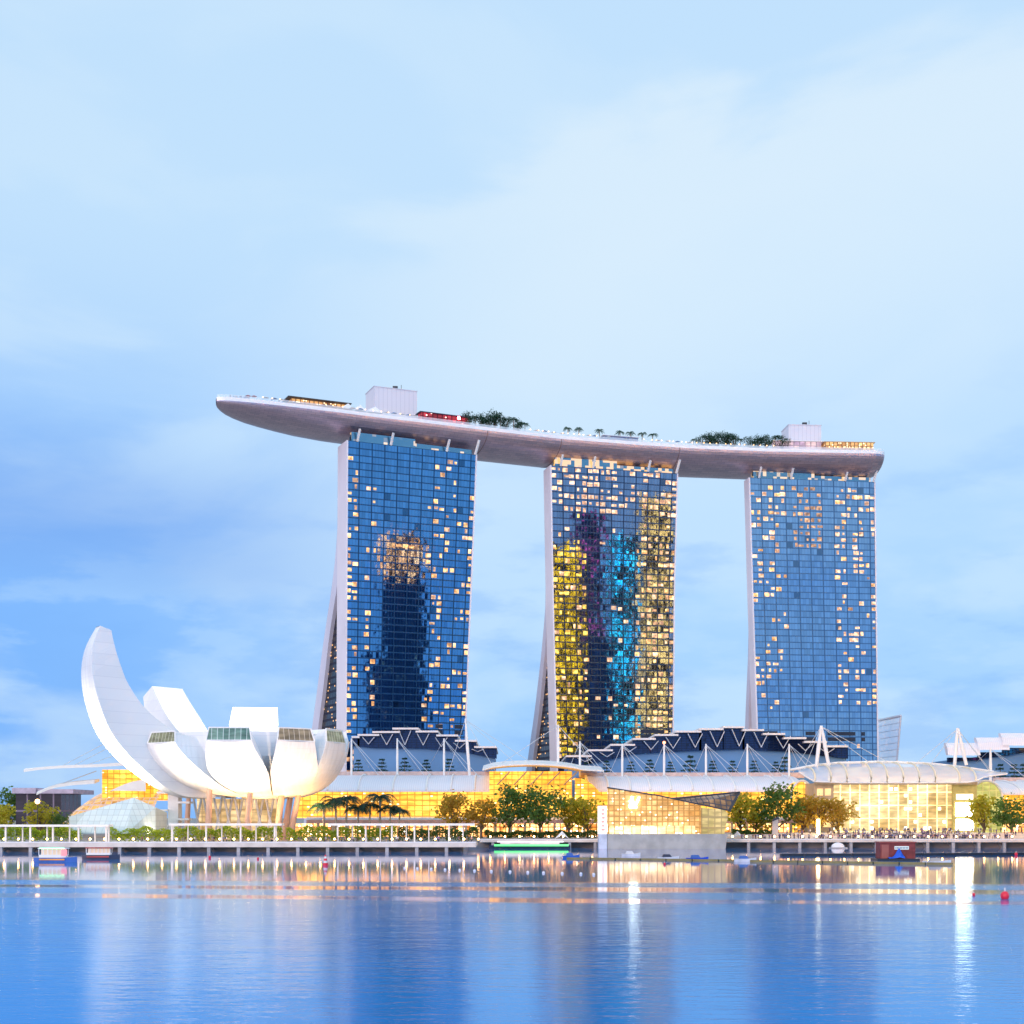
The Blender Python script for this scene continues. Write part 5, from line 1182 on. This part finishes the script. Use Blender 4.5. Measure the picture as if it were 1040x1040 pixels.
def craft(label, px, py, L, c1, c2):
    Y = WY(py); cx = X(px, Y); r = thing('work_boat', label, 'boat', (cx, Y, 0)); m = MB(); secs = []
    for i in range(9):
        t = -1 + 2 * i / 8; w = L * .16 * (1 - max(0, t) ** 2.4) + .04; x = cx + t * L / 2; secs.append([Vector((x, Y - w, .6 + .3 * max(0, t) ** 2)), Vector((x, Y - w * .7, -.2)), Vector((x, Y + w * .7, -.2)), Vector((x, Y + w, .6 + .3 * max(0, t) ** 2))])
    m.loft(secs, closed=True, smooth=False, caps=True); m.build('hull', c1, r); m = MB(); m.prism([(cx - L * .3, .61), (cx + L * .15, .61), (cx + L * .05, 1.25), (cx - L * .25, 1.25)], Y - L * .1, Y + L * .1); m.build('cabin', c2, r)
craft('small blue boat tied at the left end of the olive boom', 580, 871.6, 4.0, M_plain('craft_blue', (.03, .12, .5), .4), hull_blue)
craft('grey-white work boat at the boom before the crystal pavilion', 679, 873.2, 4.8, hull_white, hull_dark)
craft('blue work boat right of the grey-white one before the crystal pavilion', 708, 874.0, 5.0, M_plain('craft_royal', (.02, .08, .6), .4), hull_blue)
craft('white work boat between the two olive booms', 757, 875, 4.8, hull_white, hull_blue)
craft('white and grey boat at the right end of the nearest olive boom', 952, 877.6, 5.6, hull_white, conc_grey)
craft('low white boat before the crystal pavilion plinth', 641, 869.6, 4.6, hull_white, hull_white)
hutY = WY(874); ht = thing('floating_hut', 'dark red hut with a pale sign, floating on a black pontoon', 'hut', (X(912, hutY), hutY, 0))
m = MB(); x0, x1 = X(894, hutY), X(929.6, hutY); zt = Z(856, hutY); m.box(x0, x1, hutY, hutY + 4, .45, zt); m.build('wall', M_plain('red_timber', (.20, .035, .035), .7, 0, .25, .8), ht)
m = MB(); m.box(x0 - .2, x1 + .2, hutY - .25, hutY + 4.2, zt + .003, zt + .25); m.build('roof', M_plain('red_roof', (.30, .07, .06), .7), ht)
m = MB(); m.box(X(908.5, hutY), X(923, hutY), hutY - .08, hutY - .004, Z(862.8, hutY), Z(859.4, hutY)); sg = m.build('sign', M_emit('sign_pale_blue', (.62, .78, .85), .75), ht)
m = MB()
for k in range(9): xx = X(909.3 + k * 1.5, hutY); m.box(xx, xx + .2, hutY - .1, hutY - .083, Z(862, hutY), Z(860.3, hutY))
m.build('sign_lettering', M_plain('sign_ink', (.10, .14, .25), .6), sg)
m = MB(); m.box(X(895.4, hutY), X(902.5, hutY), hutY - .06, hutY - .004, .5, zt - .4); m.build('door', M_plain('hut_door', (.34, .10, .08), .6), ht)
m = MB(); m.box(x0 - 1.0, x1 + .6, hutY - 1.6, hutY + 4.6, -.3, .446); m.build('pontoon', dkp, ht)
tp = thing('blue_tarpaulin', 'crumpled blue tarpaulin heaped on the pontoon before the red hut', 'tarpaulin', (X(912, hutY), hutY - .8, .45))
m = MB(); rnd = random.Random(4); g = [[Vector((X(901, hutY) + 3.6 * i / 9, hutY - 1.5 + 1.3 * j / 4, .45 + (1.9 * math.exp(-((i - 6) / 2.0) ** 2) + .35) * math.sin(math.pi * min(1, max(0, (j + .2) / 4.4))) * rnd.uniform(.75, 1.1))) for j in range(5)] for i in range(10)]
m.loft(g, smooth=False); m.build('sheet', M_plain('tarp_blue', (.01, .10, .62), .5), tp)
dt = thing('dome_tent', 'small white dome tent on the quay edge left of the red hut', 'tent', (X(851, YR + 1), YR + 1, 0)); Yd = 438
m = MB(); g = [[Vector((X(851, Yd) + 2.1 * math.cos(a) * math.cos(e) + (e > 2) , Yd + 1.8 * math.sin(a) * math.cos(e), .3 + 1.5 * math.sin(e))) for a in [k * 6.2832 / 14 for k in range(14)]] for e in (0, .3, .6, .9, 1.2, 1.45)]; m.loft(g, closed=True, smooth=True, caps=True); m.build('canvas', tentm, dt)
m = MB(); m.box(X(843.5, Yd), X(859, Yd), Yd - 2.4, Yd + 2.2, -.2, .296); m.build('raft', conc_grey, dt)
def buoy(label, px, py, d, c, band=None):
    Y = WY(py + d / 2); r = d / F * Y / 2; o = thing('buoy', label, 'buoy', (X(px, Y), Y, 0)); m = MB(); m.ball((X(px, Y), Y, r * .7), r, sc=(1, 1, 1.08)); m.build('float', c, o)
    m = MB(); m.tube([(X(px, Y), Y, r * 1.7), (X(px, Y), Y, r * 2.5)], r * .16, 6); m.build('eye_post', hull_white, o)
bred = M_plain('buoy_red', (.75, .02, .05), .35, 0, .05)
buoy('largest red buoy floating near the right edge', 1020.5, 908.5, 9, bred); buoy('tiny pink buoy left of the largest red buoy', 989, 908, 3.4, bred); buoy('small red buoy beyond the black boom at the right', 1032, 867, 3.6, bred)
buoy('tiny red buoy before the crystal pavilion', 675, 877, 2.6, bred); buoy('tiny red buoy before the lotus building, left of the striped marker', 213, 870, 3, bred); buoy('tiny red buoy between the other red one and the striped marker', 262, 871.5, 2.4, bred)
Ym = WY(879); mk = thing('striped_marker', 'red and white banded channel marker floating before the lotus building', 'marker', (X(330.5, Ym), Ym, 0)); r_ = .42; xm = X(330.5, Ym)
for k, (z0, z1, mt, ra, rb_) in enumerate(((-.2, .5, bred, .5, .55), (.504, .95, hull_white, .42, .38), (.954, 1.4, bred, .38, .32), (1.404, 1.8, hull_white, .32, .2), (1.804, 2.15, bred, .2, .12))):
    m = MB(); m.tube([(xm, Ym, z0), (xm, Ym, z1)], [ra, rb_], 10); m.build('band', mt, mk)
# white line of tiny floats across the water
tf = None
for i, p in enumerate((411, 424, 438, 452, 467, 482, 499, 518, 536, 552, 571, 590, 603)):
    Y = WY(882 + i * .55); loc = (X(p, Y), Y, 0)
    if tf is None:
        tf = thing('net_float', 'tiny white float in the dotted line across the middle of the bay', 'float', loc, 'line of tiny white floats'); m = MB(); m.ball((loc[0], loc[1], .1), .26, seg=8, rings=5); m.build('ball', hull_white, tf); bpy.context.view_layer.update()
    else: copy_tree(tf, loc)
# ------------------------------------------------------------------ people
skin = M_plain('skin', (.42, .26, .18), .6); hair = M_plain('hair', (.02, .015, .015), .7); trou = M_plain('dark_trousers', (.03, .04, .08), .8); trou2 = M_plain('khaki_shorts', (.30, .25, .18), .8)
def cloth(n, c): return M_plain(n, c, .8, 0, .05)
def person_mesh(name, top, bot, stride, arm, sit=0):
    me = bpy.data.meshes.new(name + '_rig'); b = bmesh.new(); sk = b.verts.layers.skin.verify()
    def v(co, r): x = b.verts.new(co); x[sk].radius = (r, r); return x
    pel = v((0, 0, .95), .15); sp_ = v((0, 0, 1.18), .14); chs = v((0, 0, 1.38), .165); nk = v((0, 0, 1.52), .06); hd = v((0, -.015, 1.62), .095); tp_ = v((0, 0, 1.72), .075)
    for a, c in ((pel, sp_), (sp_, chs), (chs, nk), (nk, hd), (hd, tp_)): b.edges.new((a, c))
    for s in (-1, 1):
        hp = v((.1 * s, 0, .88), .105); kn = v((.11 * s, -.16 * max(0, s * stride), .48), .07); an = v((.11 * s, .20 * s * stride, .09), .05); to = v((.12 * s, .20 * s * stride - .15, .04), .04)
        for a, c in ((pel, hp), (hp, kn), (kn, an), (an, to)): b.edges.new((a, c))
        sh = v((.20 * s, 0, 1.41), .07); el = v(((.26 + .04 * arm) * s, .03 - .10 * arm, 1.12), .05); wr = v((.24 * s - .14 * arm * s, -.05 - .22 * arm, .90 + .25 * arm), .036); hn = v((.23 * s - .16 * arm * s, -.07 - .25 * arm, .82 + .30 * arm), .04)
        for a, c in ((chs, sh), (sh, el), (el, wr), (wr, hn)): b.edges.new((a, c))
    b.to_mesh(me); b.free(); o = bpy.data.objects.new(name, me); COL.objects.link(o); md = o.modifiers.new('skin', 'SKIN')
    o.modifiers.new('ss', 'SUBSURF').levels = 1
    for i, q in enumerate(me.skin_vertices[0].data): q.use_root = i == 0
    dg = bpy.context.evaluated_depsgraph_get(); r = bpy.data.meshes.new_from_object(o.evaluated_get(dg)); bpy.data.objects.remove(o)
    for mt in (top, bot, skin, hair): r.materials.append(mt)
    for p in r.polygons:
        c = p.center; p.use_smooth = True; hand = abs(c.x) > .15 and c.z < 1.10 - .1 * arm or (arm and c.y < -.16 and c.z < 1.3 and c.z > .8)
        p.material_index = 3 if (c.z > 1.66 or (c.z > 1.56 and c.y > .02)) else 2 if c.z > 1.50 else (2 if (hand and c.z > .75) else 0 if c.z > .93 else 1)
    r.name = name; return r
cols_ = [('dark navy', (.03, .04, .10)), ('violet', (.16, .10, .28)), ('white', (.72, .72, .74)), ('black', (.02, .02, .025)), ('dusty pink', (.45, .22, .25)), ('grey', (.30, .30, .34)), ('blue', (.08, .18, .45)), ('brown', (.18, .10, .06))]
pm = [person_mesh('person', cloth('top_' + n.replace(' ', '_'), c), trou if i % 3 else trou2, (0, .7, 0, -.6)[i % 4], (0, 0, 1, .4)[i % 4]) for i, (n, c) in enumerate(cols_)]
rnd = random.Random(99)
def crowd(n, fn, where, grp):
    for i in range(n):
        k = rnd.choice((0, 0, 1, 1, 2, 3, 3, 4, 5, 5, 6, 7)); loc, rz = fn(i)
        o = bpy.data.objects.new('person', pm[k]); COL.objects.link(o); o.location = loc; o.rotation_euler = (0, 0, rz); s = rnd.uniform(.93, 1.06); o.scale = (s * 1.05, s * 1.05, s)
        tag(o, 'person in a %s top %s' % (cols_[k][0], where), 'person', grp)
def f_right(i):
    px = rnd.triangular(752, 1046, 930) if i % 4 else rnd.uniform(752, 1046); Y, g = rnd.choice(((445.6, .05), (448, .0), (450, 0), (453, 0), (456, 0), (463.5, .45), (467.5, .9), (471.5, 1.35), (476, 1.8), (479, 1.8)))
    if px < 795 and Y > 460: Y, g = 452, 0
    x = X(px, Y); 
    if x < 58.5 and Y > 460: Y, g = 451, 0; x = X(px, Y)
    return (x, Y + rnd.uniform(-.4, .4), GZ + .05 + (g if Y > 460 else 0)), rnd.choice((0, 0, 0, 3.1, 1.5, -1.2)) + rnd.uniform(-.4, .4)
crowd(232, f_right, 'in the waterfront crowd before the entrance hall', 'people in the waterfront crowd')
cm = MB(); src = person_mesh('crowd_body', cloth('crowd_navy', (.04, .04, .10)), trou, .5, .3); vs_ = [v.co.copy() for v in src.vertices]; fs_ = [tuple(p.vertices) for p in src.polygons]; pmi = [p.material_index for p in src.polygons]
for i in range(210):
    (lx, ly, lz), rz_ = f_right(i); k = rnd.choice((0, 0, 4, 5)); mt_ = Matrix.Translation((lx, ly, lz)) @ Matrix.Rotation(rz_, 4, 'Z'); b_ = len(cm.v); cm.v += [mt_ @ v for v in vs_]
    for f_, q_ in zip(fs_, pmi): cm.f.append(tuple(b_ + j for j in f_)); cm.m.append(q_ if q_ else k)
tag(cm.build('crowd', [cloth('crowd_navy', (.04, .04, .10)), trou, skin, hair, cloth('crowd_violet', (.14, .10, .24)), cloth('crowd_white', (.6, .6, .64))], None, (120, 460, GZ)), 'dense evening crowd packed on the promenade before the entrance hall', 'crowd', kind='stuff')
def f_left(i):
    p = rnd.uniform(140, 480); Y = rnd.uniform(393, 397); return (X(p, Y), Y, GZ + .05), rnd.choice((1.57, -1.57, 0)) + rnd.uniform(-.5, .5)
crowd(44, f_left, 'strolling on the left promenade', 'people on the left promenade')
def f_top(i):
    p = rnd.uniform(228, 262) if i < 12 else rnd.uniform(266, 345); q = deck(p, 0.9 + rnd.uniform(0, .6), RZ - .3); return tuple(q), rnd.uniform(-.6, .6)
crowd(24, f_top, 'at the pointed end of the roof deck', 'people on the observation deck')
# ------------------------------------------------------------------ floodlights of the museum
flm = M_emit('floodlight_lens', (1, .86, .66), 6)
fi = 0
for (px, Y, tx, tz, pw, c) in ((150, 411, 185, 26, .42, (1, .78, .54)), (195, 411, 215, 27, .30, (1, .82, .60)), (236, 411, 240, 27, .27, (1, .78, .52)), (276, 411, 284, 27, .40, (1, .68, .40)), (316, 413, 326, 26, .55, (1, .66, .38)), (222, 428, 230, 17, .19, (1, .58, .24)), (262, 428, 266, 17, .19, (1, .58, .24)), (300, 430, 304, 20, .19, (1, .52, .2)), (96, 438, 108, 40, 2.6, (1, .88, .74)), (150, 412, 122, 46, 2.6, (1, .95, .90)), (70, 432, 92, 54, 5.0, (1, .90, .78))):
    loc = Vector((X(px, Y), Y, GZ)); o = thing('floodlight', '%s ground floodlight from the left aimed up at the lotus building' % ORD[fi], 'floodlight', loc, 'floodlights below the lotus building'); fi += 1
    m = MB(); m.box(loc.x - .35, loc.x + .35, Y - .25, Y + .25, GZ + .06, GZ + .55); m.build('housing', dark, o)
    tgt = Vector((X(tx, 415), 416 if pw > .2 else 432, tz)); d = (tgt - loc).normalized()
    l = bpy.data.lights.new('flood_lamp', 'SPOT'); l.energy = (52000 if pw > .2 else 110000) * pw; l.color = c; l.spot_size = R(95); l.spot_blend = .8; l.shadow_soft_size = .6
    lo = bpy.data.objects.new('flood_lamp', l); COL.objects.link(lo); lo.parent = o; lo.location = (0, 0, 1.0); lo.rotation_euler = (-d).to_track_quat('Z', 'Y').to_euler()
for (dx_, dy_, dz_, tx, ty, tz, pw) in ((6, -2, 33.4, -28, 20, 46, 1.5), (2, 4, 33.0, -2, 32, 46, 1.0)):      # inside the bowl, washing the back petals
    loc = Vector((CX + dx_, CY + dy_, dz_)); o = thing('floodlight', 'floodlight set inside the bowl of the lotus building aimed at the back petals', 'floodlight', loc, 'floodlights inside the lotus bowl')
    m = MB(); m.box(loc.x - .3, loc.x + .3, loc.y - .3, loc.y + .3, dz_ - .4, dz_); m.build('housing', dark, o)
    d = Vector((tx - dx_, ty - dy_, tz - dz_)).normalized(); l = bpy.data.lights.new('flood_lamp', 'SPOT'); l.energy = 60000 * pw; l.color = (1, .93, .86); l.spot_size = R(80); l.spot_blend = .7; l.shadow_soft_size = .5
    lo = bpy.data.objects.new('flood_lamp', l); COL.objects.link(lo); lo.parent = o; lo.location = (0, 0, .4); lo.rotation_euler = (-d).to_track_quat('Z', 'Y').to_euler()
# ------------------------------------------------------------------ the city across the bay, seen mirrored in the hotel glass
def M_city(name, cw, ch, cols, p, st, body):
    t = NT(name); uv, fl, fu, fv = cells(t, cw, ch); wn = t.n('ShaderNodeTexWhiteNoise', noise_dimensions='2D'); t.l(fl, wn.inputs['Vector']); s = t.n('ShaderNodeSeparateColor'); t.l(wn.outputs['Color'], s.inputs[0])
    pn_ = t.noise(t.coord('UV', (.16, .10, 1)), 1.0, 3); on = t.math('LESS_THAN', wn.outputs['Value'], t.math('MULTIPLY', t.mr(pn_, .42, .60), p)); e = t.math('MAXIMUM', edge(t, fu, .12), edge(t, fv, .2)); on = t.math('MULTIPLY', on, t.math('SUBTRACT', 1, e))
    t.setb('Base Color', body); t.setb('Roughness', .5); t.setb('Emission Color', t.mix(s.outputs[0], *cols)); t.setb('Emission Strength', t.math('MULTIPLY', on, t.math('ADD', t.math('MULTIPLY', s.outputs[1], st * .8), st * .6))); return t.m
def mirror_tower(key, u0, u1, pz, dist, mt, label, crown=None):
    A, B, nf = TOWERS[key]; nf = (nf + Vector(TURN[key][:2])).normalized(); out = []
    for u in (u0, u1):
        a = A + (B - A) * u; d = Vector((a.x, a.y)).normalized(); d3 = d - nf * 2 * d.dot(nf); out.append(a + d3 * dist)
    a, b = out; L = (a - Vector((0, 0))).length; hd = (A + (B - A) * (u0 + u1) / 2).length; z = H + (HZ - pz) / F * (hd + dist) * math.cos(math.atan(abs((u0 + u1) / 2 - .5) * 0))
    d = (b - a).normalized(); n = Vector((-d.y, d.x)); back = -n if (n.dot(a - A) < 0) else n
    q = [a, b, b + back * 22, a + back * 22]
    ar = sum(q[i].x * q[(i + 1) % 4].y - q[(i + 1) % 4].x * q[i].y for i in range(4)); q = q if ar > 0 else q[::-1]
    r = thing('office_tower', label, 'office tower', ((a.x + b.x) / 2, (a.y + b.y) / 2, 0)); m = MB(); m.vprism([(p.x, p.y) for p in q], -2, z); m.build('wall', mt, r)
    if crown:
        c = (q[0] + q[2]) / 2; q2 = [c + (p - c) * .96 for p in q]; m = MB(); m.vprism([(p.x, p.y) for p in q2], z + .01, z + 32); m.build('lit_crown', crown, r)
    return r
cityd = M_city('city_dark', 3.2, 3.6, ((.9, .6, .3), (.3, .6, .5)), .06, 2.5, (.045, .10, .22))
cityc = M_city('city_crown', 2.4, 4.2, ((1, .16, .03), (1, .26, .08)), 1.0, 30, (.05, .05, .08))
cityy = M_city('city_yellow', 2.6, 3.4, ((1, .45, .004), (1, .38, .01)), .95, 17, (.006, .01, .03))
cityb = M_city('city_blue', 3.0, 3.4, ((.05, .14, .35), (.08, .22, .45)), .5, .8, (.05, .11, .26))
cityk = M_city('city_cyan', 3.0, 3.4, ((.02, .62, .95), (.08, .95, .55)), .62, 12, (.008, .03, .07))
cityt = M_city('city_tan', 2.6, 3.2, ((1, .50, .11), (1, .42, .08)), 1.0, 17, (.03, .025, .03))
mirror_tower('a', .27, .60, 588, 430, cityd, 'dark skyscraper with a lit crown across the bay, mirrored in the leftmost hotel tower', cityc)
cityp = M_city('city_lowrise', 3.4, 3.6, ((1, .4, .2), (.1, .5, .8)), .10, 3, (.06, .12, .25))
mirror_tower('a', .16, .42, 668, 470, cityp, 'low dark office block across the bay, mirrored in the leftmost hotel tower')
mirror_tower('b', .22, .40, 520, 440, M_city('city_pink', 3.4, 5.0, ((1, .06, .25), (.12, .25, .6)), .35, 5, (.05, .10, .24)), 'slender block with pink lights across the bay, mirrored in the middle hotel tower')
mirror_tower('b', .00, .24, 555, 385, cityy, 'yellow-lit office tower across the bay, mirrored in the middle hotel tower')
mirror_tower('b', .26, .47, 650, 380, cityb, 'dim blue office tower across the bay, mirrored in the middle hotel tower')
mirror_tower('b', .49, .68, 545, 400, cityk, 'cyan-lit office tower across the bay, mirrored in the middle hotel tower')
mirror_tower('b', .74, .97, 505, 375, cityt, 'tan-lit office tower across the bay, mirrored in the middle hotel tower')
